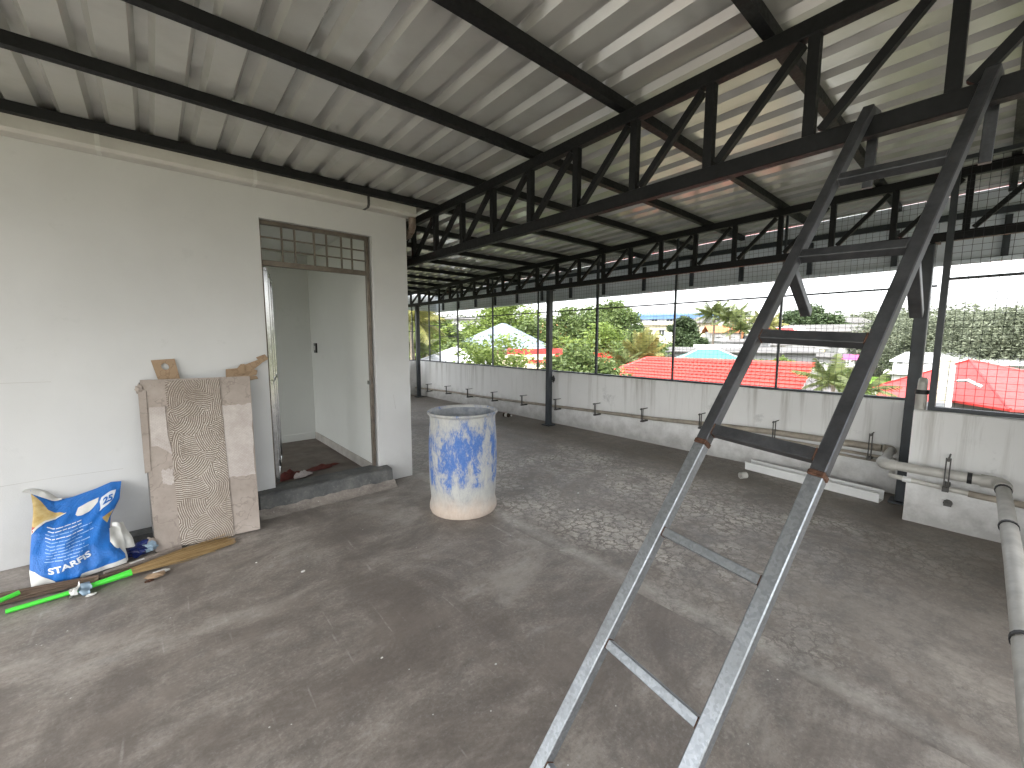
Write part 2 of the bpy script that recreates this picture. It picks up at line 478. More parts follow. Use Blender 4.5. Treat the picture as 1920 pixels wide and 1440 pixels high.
    c = m.mix(m.ramp(wv, [(.1, 0.0), (.65, 1.0)]), bg_, ln)
    m.col(c); m.set(.85, 0, .2); m.bump(wv, .3, .004)
    M['comb'] = m.m
    # bag
    m = NT('bag_blue'); n1 = m.noise(4, 5); n2 = m.noise(26, 6, .7)
    c = m.ramp(n1, [(.3, (.012, .115, .40)), (.7, (.018, .155, .50))])
    c = m.mix(m.ramp(n2, [(.62, 0.0), (.8, .25)]), c, (.2, .3, .5))
    m.col(c); m.set(.42, 0, .4); m.bump(m.mix(.5, m.noise(9, 6, .7, dist=1.5), m.noise(3.5, 5, .6, dist=2.0)), .7, .03); M['bagblue'] = m.m
    M['bagwhite'] = simple('bag_white', (.60, .595, .56), .55, 0, .15, 8, .3, 25, bdist=.01)
    M['bagyellow'] = simple('bag_yellow', (.56, .36, .09), .5, 0, .3, 14, .2, c2=(.62, .50, .26))
    M['bagred'] = simple('bag_red', (.40, .06, .05), .5, 0, .2, 14, .1)
    M['print'] = simple('white_print', (.62, .66, .70), .5, 0, .15, 40, 0)
    M['printfaint'] = simple('faint_print', (.27, .42, .66), .5, 0, .25, 60, 0)
    M['printblue'] = simple('blue_print', (.02, .13, .42), .5, 0, .1, 40, 0)
    M['green'] = simple('green_plastic', (.07, .62, .05), .35, 0, .1, 10, .05)
    M['straw'] = leafmat('straw', (.20, .115, .045), (.46, .32, .15), .05)
    M['twig'] = leafmat('dark_twig', (.05, .034, .026), (.15, .105, .075), .02)
    M['bluegrey'] = simple('blue_grey_plastic', (.22, .30, .37), .4, 0, .2, 14, .2)
    M['darkblue'] = simple('dark_blue_film', (.014, .024, .11), .18, 0, .5, 14, .6, 18, bdist=.02)
    M['ragred'] = simple('dark_red_rag', (.10, .025, .020), .9, 0, .4, 20, .4)
    M['ragwhite'] = simple('pale_rag', (.50, .45, .43), .9, 0, .2, 20, .4)
    M['darkfloor'] = simple('room_floor', (.105, .082, .066), .5, 0, .25, 3, .2)
    M['skirt'] = simple('skirting', (.36, .34, .31), .7, 0, .2, 6, .2)
    m = NT('step_concrete')
    n1 = m.noise(5, 8, .75); n2 = m.noise(40, 5, .7)
    c = m.ramp(n1, [(.32, (.055, .058, .06)), (.55, (.115, .115, .11)), (.72, (.20, .195, .182))])
    m.col(m.mix(m.ramp(n2, [(.6, 0.0), (.75, .4)]), c, (.33, .32, .3))); m.set(.8, 0, .3); m.bump(m.mix(.5, n1, n2), .6, .012)
    M['step'] = m.m
    M['bottle'] = simple('dark_bottle', (.035, .022, .016), .15, 0, .4, 30, .05)
    # outside
    m = NT('red_tile'); n1 = m.noise(1.5, 6); n2 = m.noise(20, 5)
    c = m.ramp(n1, [(.3, (.33, .026, .020)), (.7, (.41, .038, .028))])
    m.col(m.mix(m.ramp(n2, [(.6, 0.0), (.8, .3)]), c, (.28, .06, .045))); m.set(.45, 0, .4); M['redtile'] = m.m
    M['redsheet'] = simple('red_sheet', (.36, .030, .026), .45, 0, .1, 2, .08)
    M['teal'] = simple('teal_sheet', (.035, .145, .118), .45, 0, .12, 1, .05)
    M['bluegreyroof'] = simple('blue_grey_tile', (.125, .155, .20), .55, 0, .15, 2, .1)
    M['whitesheet'] = simple('white_sheet', (.36, .37, .38), .4, 0, .06, 1, .05)
    M['darkshingle'] = simple('dark_shingle', (.09, .085, .085), .8, 0, .3, 6, .3)
    M['bwhite'] = simple('painted_white', (.46, .46, .45), .8, 0, .08, .6, 0)
    M['bcream'] = simple('painted_cream', (.42, .38, .28), .8, 0, .1, .6, 0)
    M['bgrey'] = simple('painted_grey', (.2, .2, .2), .8, 0, .15, .6, 0)
    M['borange'] = simple('painted_orange', (.34, .12, .05), .8, 0, .12, .6, 0)
    M['bpink'] = simple('painted_pink', (.40, .06, .19), .7, 0, .12, .6, 0)
    M['bblue'] = simple('blue_band', (.06, .12, .25), .6, 0, .12, .6, 0)
    M['bteal'] = simple('teal_panel', (.05, .34, .28), .6, 0, .12, .6, 0)
    M['asb'] = simple('weathered_roof', (.09, .088, .085), .85, 0, .3, .8, .1)
    M['pillar'] = simple('mossy_pillar', (.33, .31, .19), .85, 0, .35, 3.5, .2, c2=(.58, .56, .46))
    m = NT('window_glass'); m.col((.035, .04, .045)); m.set(.12, 0, .5); M['glass'] = m.m
    m = NT('ground_green'); n1 = m.noise(.12, 8, .7); n2 = m.noise(1.5, 6, .7)
    c = m.ramp(n1, [(.3, (.05, .062, .03)), (.5, (.095, .095, .06)), (.7, (.16, .14, .11))])
    m.col(m.mix(m.ramp(n2, [(.4, .5), (.6, 0.0)]), c, (.05, .07, .022))); m.set(.95, 0, .1); M['ground'] = m.m
    M['lawn'] = simple('lawn_green', (.10, .19, .018), .9, 0, .2, .8, .3, 8)
    M['bark'] = simple('bark', (.12, .10, .08), .9, 0, .3, 8, .4, 30, bdist=.02)
    M['palmbark'] = simple('palm_bark', (.20, .17, .135), .9, 0, .25, 8, .4, 20, bdist=.02)
    M['leafbright'] = leafmat('leaf_bright', (.070, .118, .022), (.155, .205, .048), .42)
    M['leafmid'] = leafmat('leaf_mid', (.043, .076, .021), (.098, .132, .040), .36)
    M['leafdark'] = leafmat('leaf_dark', (.022, .042, .018), (.052, .076, .030), .3)
    M['leafhazy'] = leafmat('leaf_hazy', (.062, .076, .052), (.112, .126, .080), .3)  # haze put into the colour: grey green made paler and less saturated
    M['palm'] = leafmat('palm_leaf', (.042, .068, .02), (.098, .115, .036), .33)
    M['palmyel'] = leafmat('palm_leaf_yellow', (.085, .095, .026), (.17, .165, .05), .33)
build_materials()

# ================================================================== STRUCTURE: terrace
XJ = 2.05            # joint between the two floor pours
fl = thing('floor', None, None); fl['kind'] = 'structure'
def slab(x0, x1, y0, y1, mat, z1, nx=40, ny=60, amp=.0015):
    b = MB(); rng = random.Random(3)
    vs = []
    for j in range(ny + 1):
        for i in range(nx + 1):
            vs.append((x0 + (x1 - x0) * i / nx, y0 + (y1 - y0) * j / ny, z1 + (rng.random() - .5) * amp))
    b.add(vs, [(j * (nx + 1) + i, j * (nx + 1) + i + 1, (j + 1) * (nx + 1) + i + 1, (j + 1) * (nx + 1) + i) for j in range(ny) for i in range(nx)])
    o = b.build('slab', mat, fl, smooth=True)
    return o
slab(-5, XJ, -5, 4.1, M['conc'], 0.0)
slab(XJ, 5.45, -5, 10.25, M['conc2'], -.004)
sk = MB().box(-5, 5.44, -5, 10.24, -.25, -.03); sk.build('slab_edge', M['step'], fl)
lower = MB().box(-4.9, 5.4, -4.9, 10.2, -5.5, -.26)
props(lower.build('lower_storey', M['bwhite']), 'white lower storey under the roof terrace', 'building')

# ---- parapets
XP = 5.31
def uneven_wall(x0, x1, y0, y1, z0, z1, axis, name, label, grp=None):
    """wall whose top edge is slightly uneven, with a thin proud coping line"""
    b = MB(); rng = random.Random(int(x0 * 100 + y0 * 10))
    a0, a1 = (y0, y1) if axis == 'y' else (x0, x1)
    n = max(4, int((a1 - a0) / .12))
    for i in range(n):
        p, q = a0 + (a1 - a0) * i / n, a0 + (a1 - a0) * (i + 1) / n
    prof = []
    vs, fs = [], []
    for i in range(n + 1):
        t = a0 + (a1 - a0) * i / n
        h = z1 + (rng.random() - .5) * .006
        e = (rng.random() - .5) * .003
        if axis == 'y':
            ring = [(x0 + e, t, z0), (x0 + e, t, h - .008), (x0 + .008, t, h), (x1 - .008, t, h), (x1, t, h - .008), (x1, t, z0)]
        else:
            ring = [(t, y0 + e, z0), (t, y0 + e, h - .008), (t, y0 + .008, h), (t, y1 - .008, h), (t, y1, h - .008), (t, y1, z0)]
        vs += ring
    for i in range(n):
        for k in range(6):
            fs.append((i * 6 + k, i * 6 + (k + 1) % 6, (i + 1) * 6 + (k + 1) % 6, (i + 1) * 6 + k))
    fs += [tuple(range(6)), tuple(n * 6 + k for k in range(5, -1, -1))]
    b.add(vs, fs)
    o = b.build(name, M['para'], None)
    return props(o, label, 'wall', grp)
uneven_wall(XP, XP + .13, .36, 10.0, -.02, .905, 'y', 'parapet_wall', 'long white stained parapet wall with a pipe running along it')
uneven_wall(-5, XP + .13, 10.0, 10.13, -.02, .905, 'x', 'parapet_wall', 'white parapet wall at the far end behind the corner column')
uneven_wall(4.60, 4.74, -4.9, .375, -.02, .915, 'y', 'parapet_wall', 'stepped-in white parapet wall with rust streaks and pipe elbow')
jr = MB().box(4.741, XP + .13, .24, .36, -.02, .90)
props(jr.build('parapet_return', M['para']), 'short white return wall joining the stepped-in parapet behind the column', 'wall')

ew = MB().box(3.2, 4.60, -.84, -.70, -.01, 2.80)  # added out of view to shade the corner by the pipe elbow
props(ew.build('shade_wall', M['wall']), 'unseen white wall added to shade the corner at the stepped-in parapet', 'wall')

# ---- steel columns
def column(x, y, s, top, label):
    t = thing('steel_column', label, 'column', (x, y, 0), 'steel columns of the canopy')
    MB().box(x - s / 2, x + s / 2, y - s / 2, y + s / 2, .012, top).build('post', M['post'], t, bevel=.006)
    MB().box(x - .085, x + .085, y - .085, y + .085, -.004, .012).build('base_plate', M['post'], t)
    MB().box(x - .07, x + .07, y - .07, y + .07, top, top + .012).build('cap_plate', M['black'], t)
column(5.10, 4.93, .085, 2.283, 'dark steel column in the middle of the long parapet')
column(5.10, 9.55, .085, 2.283, 'dark steel column in the far corner of the terrace')
column(5.08, .43, .09, 2.283, 'dark steel column behind the ladder at the stepped-in parapet')

# ---- trusses
def ztop(y): return 2.872 - .02 * y      # top of the upper chord
YA = [-2.55, -2.1, -1.64, -1.18, -.73, -.28, .172, .612, 1.054, 1.5, 1.95, 2.408, 2.869, 3.332, 3.81, 4.285]
while YA[-1] < 9.6: YA.append(YA[-1] + .468)
YB = [-2.55, -2.1, -1.64, -1.18, -.68, -.226, .224, .672, 1.119, 1.567, 2.022, 2.475, 2.929, 3.385, 3.845, 4.303, 4.768, 5.24]
while YB[-1] < 9.6: YB.append(YB[-1] + .462)
def truss(x, Y, label):
    t = thing('roof_truss', label, 'truss', (x, Y[0], 2.29), 'roof trusses')
    zb0, zb1 = 2.295, 2.37
    y0, y1 = Y[0] - .1, Y[-1] + .45
    MB().box(x - .028, x + .028, y0, y1, zb0, zb1).build('bottom_chord', M['black'], t, bevel=.004)
    b = MB()
    vs = []
    for y in (y0, y1):
        z = ztop(y)
        vs += [(x - .028, y, z - .075), (x + .028, y, z - .075), (x + .028, y, z), (x - .028, y, z)]
    b.add(vs, [(0, 1, 2, 3), (7, 6, 5, 4), (0, 4, 5, 1), (1, 5, 6, 2), (2, 6, 7, 3), (3, 7, 4, 0)])
    b.build('top_chord', M['black'], t, bevel=.004)
    for i, y in enumerate(Y):
        zt = ztop(y) - .074
        MB().box(x - .022, x + .022, y - .022, y + .022, zb1 - .001, zt).build('vertical_strut', M['black'], t)
        if i:
            yp = Y[i - 1]
            p = (x, y - .045, zb1 + .012); q = (x, yp + .045, ztop(yp) - .087)
            MB().bar(p, q, .036, .034, (1, 0, 0)).build('diagonal_strut', M['black'], t)
    return t
truss(2.27, YA, 'black steel truss the ladder hooks onto')
truss(5.10, YB, 'black steel truss carried by the dark columns above the parapet')

# ---- metal roof : purlins and sheets
YPUR = [-3.1, -2.34, -1.56, -.78, 0.0, .791, 1.575, 2.37, 3.075, 3.88, 4.70, 5.49, 6.28, 7.07, 7.86, 8.65, 9.44, 10.2]
XF = 6.28
roof = thing('metal_roof', 'pale ribbed metal sheet roof on black purlins over the terrace', 'roof', (0, 0, 2.9))
for y in YPUR:
    z = ztop(y)
    MB().box(-3.75, XF - .03, y - .026, y + .026, z + .001, z + .062).build('purlin', M['black'], roof)
PITCH_R = .2185
def sheet_profile(x0, nrib):
    """underside profile from x0; ribs rise upward, first rib right after the lap"""
    p = [(x0, 0)]
    for k in range(nrib):
        c = x0 + .022 + PITCH_R * k
        p += [(c, 0), (c + .024, .036), (c + .072, .036), (c + .096, 0)]
    p.append((x0 + PITCH_R * nrib + .012, 0))
    return p
def zroof(y): return ztop(y) + .064
x = .65 - 4 * PITCH_R * 5
k = 0
while x < XF - .05:
    pr = sheet_profile(x, 5)
    if x + PITCH_R * 5 > XF: pr = [p for p in pr if p[0] <= XF - .01] + [(XF + .012, 0)]
    lift = .0016 * (k % 2)
    b = MB(); vs = []
    ys = [-3.5, -1.0, 1.2, 3.4, 5.6, 7.8, 10.55]
    for y in ys:
        for dz in (0, .0012):
            vs += [(px, y, zroof(y) + pz + dz + lift) for px, pz in pr]
    n = len(pr); fs = []
    for j in range(len(ys) - 1):
        a = j * 2 * n; c = (j + 1) * 2 * n
        for i in range(n - 1):
            fs.append((a + i, a + i + 1, c + i + 1, c + i))
            fs.append((a + n + i, c + n + i, c + n + i + 1, a + n + i + 1))
    b.add(vs, fs)
    b.build('roof_sheet', M['sheet'], roof)
    x += PITCH_R * 5; k += 1
# fascia hanging from the purlin ends
fas = thing('fascia', 'grey hanging sheet fascia along the outer roof edge', 'fascia', (XF, 4, 2.25))
b = MB(); n = 0; vs = []; fs = []
zb = 2.262
for i in range(61):
    y = -2.8 + i * (10.6 + 2.8) / 60
    vs += [(XF, y, zb), (XF + .003, y, zb), (XF + .003, y, zroof(y) - .003), (XF, y, zroof(y) - .003)]
for i in range(60):
    for q in range(4):
        fs.append((i * 4 + q, i * 4 + (q + 1) % 4, (i + 1) * 4 + (q + 1) % 4, (i + 1) * 4 + q))
b.add(vs, fs).build('fascia_sheet', M['sheet2'], fas)
MB().box(XF - .045, XF - .002, -2.8, 10.6, zb - .03, zb + .012).build('bottom_rail', M['sheet2'], fas)
MB().box(XF - .04, XF - .003, -2.8, 10.6, 2.80 - .12, 2.80 - .06).build('top_rail', M['post'], fas)
for y in YPUR[1:]:
    MB().box(XF - .042, XF - .003, y - .025, y + .025, zb + .013, 2.66).build('hanger', M['post'], fas)
MB().box(-1, XF + .01, 10.6, 10.603, zb, zroof(10.6) - .02).build('end_sheet', M['sheet2'], fas)

# ---- wire mesh screens
def wires(Y0, Y1, Z0, Z1, X, axis, cell=.05, r=.0015, seed=1):
    rng = np.random.default_rng(seed)
    V, F = [], []
    ang = np.array([0, 2 * math.pi / 3, 4 * math.pi / 3])
    def wire(pts):
        b = sum(len(v) for v in V)
        pts = np.array(pts)
        d = pts[-1] - pts[0]; d /= np.linalg.norm(d)
        a = np.array([1., 0, 0]) if axis == 'y' else np.array([0, 1., 0])
        c = np.cross(d, a)
        ring = (np.cos(ang)[:, None] * a + np.sin(ang)[:, None] * c) * r
        V.append((pts[:, None, :] + ring[None]).reshape(-1, 3))
        for i in range(len(pts) - 1):
            for q in range(3):
                F.append((b + i * 3 + q, b + i * 3 + (q + 1) % 3, b + (i + 1) * 3 + (q + 1) % 3, b + (i + 1) * 3 + q))
    def P(t, z, e): return (X + e, t, z) if axis == 'y' else (t, X + e, z)
    n = int((Y1 - Y0) / cell)
    for i in range(n + 1):
        t = Y0 + i * (Y1 - Y0) / n + rng.normal() * .0015
        zs = np.linspace(Z0, Z1, 6)
        wire([P(t + rng.normal() * .0018, z, rng.normal() * .002) for z in zs])
    m = int((Z1 - Z0) / cell)
    for j in range(m + 1):
        z = Z0 + j * (Z1 - Z0) / m
        ts = np.linspace(Y0, Y1, max(3, int((Y1 - Y0) / .6)))
        wire([P(t, z + rng.normal() * .0022, .003 + rng.normal() * .002) for t in ts])
    return np.vstack(V), F
XS = XP + .05
scr = thing('mesh_screen', 'square wire mesh screen on thin dark posts above the long parapet', 'mesh screen', (XS, 5, .905))
PY = [9.93, 9.4, 8.9, 8.1, 6.80, 5.461, 4.13, 2.836, 1.583]
for y in PY:
    s = .036 if abs(y - 4.13) < .01 else .02
    MB().box(XS - .022, XS + .008, y - s / 2, y + s / 2, .915, ztop(y) + .055).build('post', M['post'], scr)
MB().box(XS - .02, XS + .02, .37, 9.97, .906, .928).build('sill_rail', M['post'], scr)
MB().box(XS - .018, XS - .002, .37, 8.1, 1.945, 1.963).build('mid_rail', M['post'], scr)
MB().box(XS - .018, XS - .002, 8.1, 8.9, 1.52, 1.536).build('mid_rail', M['post'], scr)
MB().box(XS - .018, XS - .002, 8.9, 9.4, 1.80, 1.816).build('mid_rail', M['post'], scr)
V, F = wires(.40, 9.95, .93, 2.72, XS + .012, 'y', .05, .0015, 2)
o = npmesh('wire_mesh', V, F, M['wire'], scr); o['kind'] = 'stuff'
scr2 = thing('mesh_screen', 'wire mesh screen above the parapet at the far end', 'mesh screen', (3, 10.06, .905))
YS = 10.06
for x in (2.3, 3.3, 4.3, 5.22):
    MB().box(x - .01, x + .01, YS - .015, YS + .015, .915, 2.6).build('post', M['post'], scr2)
MB().box(2.2, 5.29, YS - .02, YS + .02, .906, .928).build('sill_rail', M['post'], scr2)
MB().box(2.2, 5.29, YS - .018, YS - .002, 1.66, 1.676).build('mid_rail', M['post'], scr2)
V, F = wires(2.2, 5.29, .93, 2.6, YS + .012, 'x', .05, .0015, 3)
o = npmesh('wire_mesh', V, F, M['wire'], scr2); o['kind'] = 'stuff'
XJS = 4.665
scr3 = thing('mesh_screen', 'galvanised mesh screen standing on the stepped-in parapet wall', 'mesh screen', (XJS, 0, .915))
MB().box(XJS - .02, XJS + .02, .262, .302, .918, 2.83).build('post', M['post'], scr3)
MB().box(XJS - .02, XJS + .02, -3, .262, .918, .948).build('sill_rail', M['post'], scr3)
MB().box(XJS - .008, XJS + .012, -3, .262, 1.93, 1.95).build('mid_rail', M['post'], scr3)
MB().box(XJS - .02, XJS + .02, -3, .262, 2.80, 2.83).build('top_rail', M['post'], scr3)
V, F = wires(-2.9, .262, .95, 2.80, XJS + .016, 'y', .05, .0016, 4)
o = npmesh('wire_mesh', V, F, M['wire'], scr3); o['kind'] = 'stuff'

# ================================================================== rooftop room
YW, TW = 4.035, .13
DX0, DX1, DZ = .735, 1.690, 2.472
room = thing('rooftop_room', 'white plastered rooftop room with an open doorway', 'building', (0, YW, 0))
XR = 2.052
wb = MB()
wz = 2.86
def wallgrid(x0, x1, z0, z1):
    nx = max(1, int((x1 - x0) / .25)); nz = max(1, int((z1 - z0) / .25))
    rng = random.Random(int(x0 * 50 + z0 * 9))
    vs = [(x0 + (x1 - x0) * i / nx, YW + (0 if (i in (0, nx) or j in (0, nz)) else (rng.random() - .5) * .003), z0 + (z1 - z0) * j / nz) for j in range(nz + 1) for i in range(nx + 1)]
    wb.add(vs, [(j * (nx + 1) + i, j * (nx + 1) + i + 1, (j + 1) * (nx + 1) + i + 1, (j + 1) * (nx + 1) + i) for j in range(nz) for i in range(nx)])
wallgrid(-3.7, DX0, -.01, wz); wallgrid(DX1, XR, -.01, wz); wallgrid(DX0, DX1, DZ, wz)
y1 = YW + TW
wb.add([(DX0, YW, -.01), (DX0, y1, -.01), (DX0, y1, DZ), (DX0, YW, DZ)], [(0, 1, 2, 3)])
wb.add([(DX1, YW, -.01), (DX1, YW, DZ), (DX1, y1, DZ), (DX1, y1, -.01)], [(0, 1, 2, 3)])
wb.add([(DX0, YW, DZ), (DX1, YW, DZ), (DX1, y1, DZ), (DX0, y1, DZ)], [(0, 3, 2, 1)])
wb.add([(XR, YW, -.01), (XR, 8.0, -.01), (XR, 8.0, wz), (XR, YW, wz)], [(0, 1, 2, 3)])
wb.build('front_wall', M['wall'], room, smooth=True)
for pts in ([(-1.4, 1.20), (-.9, 1.205), (-.52, 1.198)], [(-1.3, .55), (-.8, .548), (-.55, .556), (-.22, .548)], [(1.86, .9), (1.88, .75)]):
    hl = MB()
    for (xa, za), (xb, zb_) in zip(pts[:-1], pts[1:]):
        hl.bar((xa, YW - .0006, za), (xb, YW - .0006, zb_), .0012, .0016)
    hl.build('plaster_seam', M['skirt'], room)
iw = MB()     # inside
IX0, IX1, IY, IZ, IF = -2.2, 1.70, 6.3, 2.62, .05
iw.box(-3.7, DX0 - .0, y1, y1 + .002, IF, wz)           # back of front wall
iw.box(DX1 + .001, XR - .01, y1, y1 + .002, IF, wz)
iw.box(DX0, DX1, y1, y1 + .002, DZ, wz)
iw.box(IX1, IX1 + .12, y1 + .003, IY, -.05, IZ)
iw.box(IX0 - .1, IX1 + .12, IY, IY + .12, -.05, IZ)
iw.box(IX0 - .1, IX0, y1 + .003, 4.75, -.05, IZ)  # unseen left wall, kept short so the added gap lets light in
iw.build('inner_wall', M['inwall'], room)
MB().box(IX0 - .1, XR - .01, y1 + .003, 8.0, IZ + .001, IZ + .12).build('ceiling_slab', M['inwall'], room)
MB().box(IX0, IX1, YW + .06, IY, -.01, IF).build('inner_floor', M['darkfloor'], room)
s = MB().box(IX1 - .012, IX1 - .001, y1 + .004, IY - .013, IF + .001, IF + .10); s.build('skirting', M['skirt'], room)
s = MB().box(IX0 + .01, IX1 - .013, IY - .012, IY - .001, IF + .001, IF + .10); s.build('skirting', M['inwall'], room)
sw = MB().box(IX1 - .022, IX1 - .001, 6.02, 6.11, 1.29, 1.42).build('switch_box', M['blackplastic'], room)
MB().box(IX1 - .026, IX1 - .0225, 6.04, 6.085, 1.325, 1.385).build('switch_plate', M['bwhite'], sw)
# threshold step
st = MB(); rng = random.Random(5); vs = []; fs = []
n = 26
for i in range(n + 1):
    x = .590 + (1.762 - .590) * i / n
    j = lambda a: (rng.random() - .5) * a
    vs += [(x, 3.885 + j(.008), -.01), (x, 3.893 + j(.010), .10 + j(.01)), (x, 3.900 + j(.008), .160 + j(.006)), (x, 3.916, .172 + j(.004)), (x, YW + .10, .175 + j(.003)), (x, YW + .10, -.01)]
for i in range(n):
    for q in range(6): fs.append((i * 6 + q, i * 6 + (q + 1) % 6, (i + 1) * 6 + (q + 1) % 6, (i + 1) * 6 + q))
fs += [tuple(range(6)), tuple(n * 6 + q for q in range(5, -1, -1))]
# keep the part inside the wall to the doorway only
st.add([(v[0], min(v[1], YW - .002) if (v[0] < DX0 + .02 or v[0] > DX1 - .02) else v[1], v[2]) for v in vs], fs)
st.build('threshold_step', M['step'], room)
mo = MB(); vs = []; fs = []
for i in range(31):          # mortar fillet at the foot of the step
    x = .575 + 1.2 * i / 30
    a = .05 + rng.random() * .03
    vs += [(x, 3.886, .045 + rng.random() * .02), (x, 3.886 - a * .5, .018 + rng.random() * .008), (x, 3.886 - a - .03, -.003)]
for i in range(30):
    for q in range(2): fs.append((i * 3 + q, i * 3 + q + 1, (i + 1) * 3 + q + 1, (i + 1) * 3 + q))
mo.add(vs, fs).build('mortar_fillet', M['conc'], room, smooth=True)
# door frame and transom grille
FY0, FY1 = YW + .045, YW + .085
TZ = 2.142
df = MB()
df.box(DX0 + .002, DX0 + .016, FY0, FY1, .17, DZ - .002)
df.box(DX1 - .05, DX1 - .017, FY0, FY1, .17, DZ - .002)
df.box(DX0 + .016, DX1 - .05, FY0, FY1, DZ - .037, DZ - .002)
df.box(DX0 + .016, DX1 - .05, FY0, FY1, TZ - .045, TZ)
fr = df.build('door_frame', M['bronze'], room, bevel=.003)
x0, x1 = DX0 + .016, DX1 - .05
for f in (.18, .295, .475, .595, .745, .855):
    xx = x0 + (x1 - x0) * f
    MB().box(xx - .007, xx + .007, FY0 + .012, FY0 + .028, TZ, DZ - .037).build('transom_bar', M['bronze'], fr)
for f in (.335, .665):
    zz = TZ + (DZ - .037 - TZ) * f
    MB().box(x0, x1, FY0 + .029, FY0 + .041, zz - .006, zz + .006).build('transom_bar', M['bronze'], fr)
MB().box(DX1 - .062, DX1 - .051, FY0 - .006, FY0 + .05, 1.02, 1.06).build('latch_plate', M['steel'], fr)
# stainless grille door swung inwards
hx, hy = DX0 + .036, YW + .092
ex, ey = hx + .200, hy + .84
gd = MB()
def dp(t, z): return (hx + (ex - hx) * t, hy + (ey - hy) * t, z)
for t in (.025, .5, .975): gd.bar(dp(t, .19), dp(t, 2.09), .036, .036, (0, 1, 0))
for z in (.205, 1.1, 2.075): gd.bar(dp(.0, z), dp(1, z), .034, .034)
gdo = gd.build('grille_door', M['steel'], room, bevel=.004)
for i in range(17):
    z = .30 + i * .107
    if abs(z - 1.1) < .03: continue
    MB().bar(dp(.04, z), dp(.96, z), .014, .014).build('grille_bar', M['steel'], gdo)
# rag heap on the room floor
rg = thing('rag_heap', 'dark red rag and pale cloth lying on the floor inside the doorway', 'rag', (1.05, 4.62, IF))
def blobsheet(cx, cy, z, rx, ry, h, mat, name, seed, parent, ang=0):
    rng = np.random.default_rng(seed); b = MB(); n, m = 22, 7; vs = []; fs = []
    ph = rng.uniform(0, 6.28, 6)
    for i in range(m + 1):
        for k in range(n):
            t = 2 * math.pi * k / n; q = i / m
            rr = q * (1 + .18 * math.sin(3 * t + ph[0]) + .12 * math.sin(5 * t + ph[1]))
            X = rr * rx * math.cos(t); Y = rr * ry * math.sin(t)
            zz = h * (1 - q ** 1.6) * (1 + .5 * math.sin(7 * X / rx + ph[2]) * math.sin(6 * Y / ry + ph[3])) + .004
            vs.append((cx + X * math.cos(ang) - Y * math.sin(ang), cy + X * math.sin(ang) + Y * math.cos(ang), z + max(.002, zz)))
    for i in range(m):
        for k in range(n): fs.append((i * n + k, i * n + (k + 1) % n, (i + 1) * n + (k + 1) % n, (i + 1) * n + k))
    return b.add(vs, fs).build(name, mat, parent, smooth=True)
blobsheet(.98, 4.66, IF, .16, .10, .06, M['ragred'], 'dark_rag', 1, rg)
blobsheet(1.08, 4.60, IF + .004, .10, .05, .05, M['ragwhite'], 'pale_cloth', 2, rg, .3)
blobsheet(1.34, 4.78, IF, .18, .06, .03, M['ragred'], 'dark_rag', 3, rg, .2)

# gutter along the wall head with its brackets, and the downpipe
gu = thing('rain_gutter', 'cream plastic rain gutter fixed along the head of the white wall', 'gutter', (0, 3.97, 2.70))
gz0, gz1, gy0, gy1 = 2.702, 2.795, 3.905, 4.030
MB().extr([(gy0 + .02, gz0), (gy1, gz0), (gy1, gz1), (gy1 - .003, gz1), (gy1 - .003, gz0 + .003), (gy0 + .022, gz0 + .003), (gy0 + .003, gz0 + .022), (gy0 + .003, gz1), (gy0, gz1), (gy0, gz0 + .02)], 'x', -3.7, 2.10).build('channel', M['gutter'], gu)
MB().box(2.1005, 2.104, gy0, gy1, gz0, gz1).build('end_cap', M['gutter'], gu)
for xx in (-2.0, -1.08, -.177, .707, 1.615):
    b = MB().box(xx - .012, xx + .012, gy0 - .003, gy0 - .0005, gz0 + .02, gz1 + .05)
    b.bar((xx, gy0 - .002, gz0 + .02), (xx, gy0 + .02, gz0 - .002), .024, .002, (0, 1, 1))
    b.box(xx - .012, xx + .012, gy0 + .02, gy1 - .001, gz0 - .003, gz0 - .001)
    b.build('bracket', M['bagwhite'] if xx < .8 else M['clamp'], gu)
dpipe = thing('downpipe', 'dark brown downpipe elbow at the corner of the white room', 'pipe', (2.12, 4.0, 2.3))
pts = [(2.085, 3.965, 2.701), (2.087, 3.966, 2.66), (2.098, 3.985, 2.62), (2.113, 4.04, 2.59), (2.115, 4.11, 2.565), (2.10, 4.45, 2.50)]
MB().tube(pts, .036, 14).build('elbow', M['brownpipe'], dpipe, smooth=True)
MB().tube([(2.117, 4.09, 2.572), (2.117, 4.13, 2.558)], .041, 14).build('collar', M['brownpipe'], dpipe, smooth=True)
MB().tube([(2.10, 4.44, 2.50), (2.095, 4.60, 2.46), (2.092, 4.62, 2.35), (2.092, 4.62, .02)], .034, 14).build('drop_pipe', M['brownpipe'], dpipe, smooth=True)

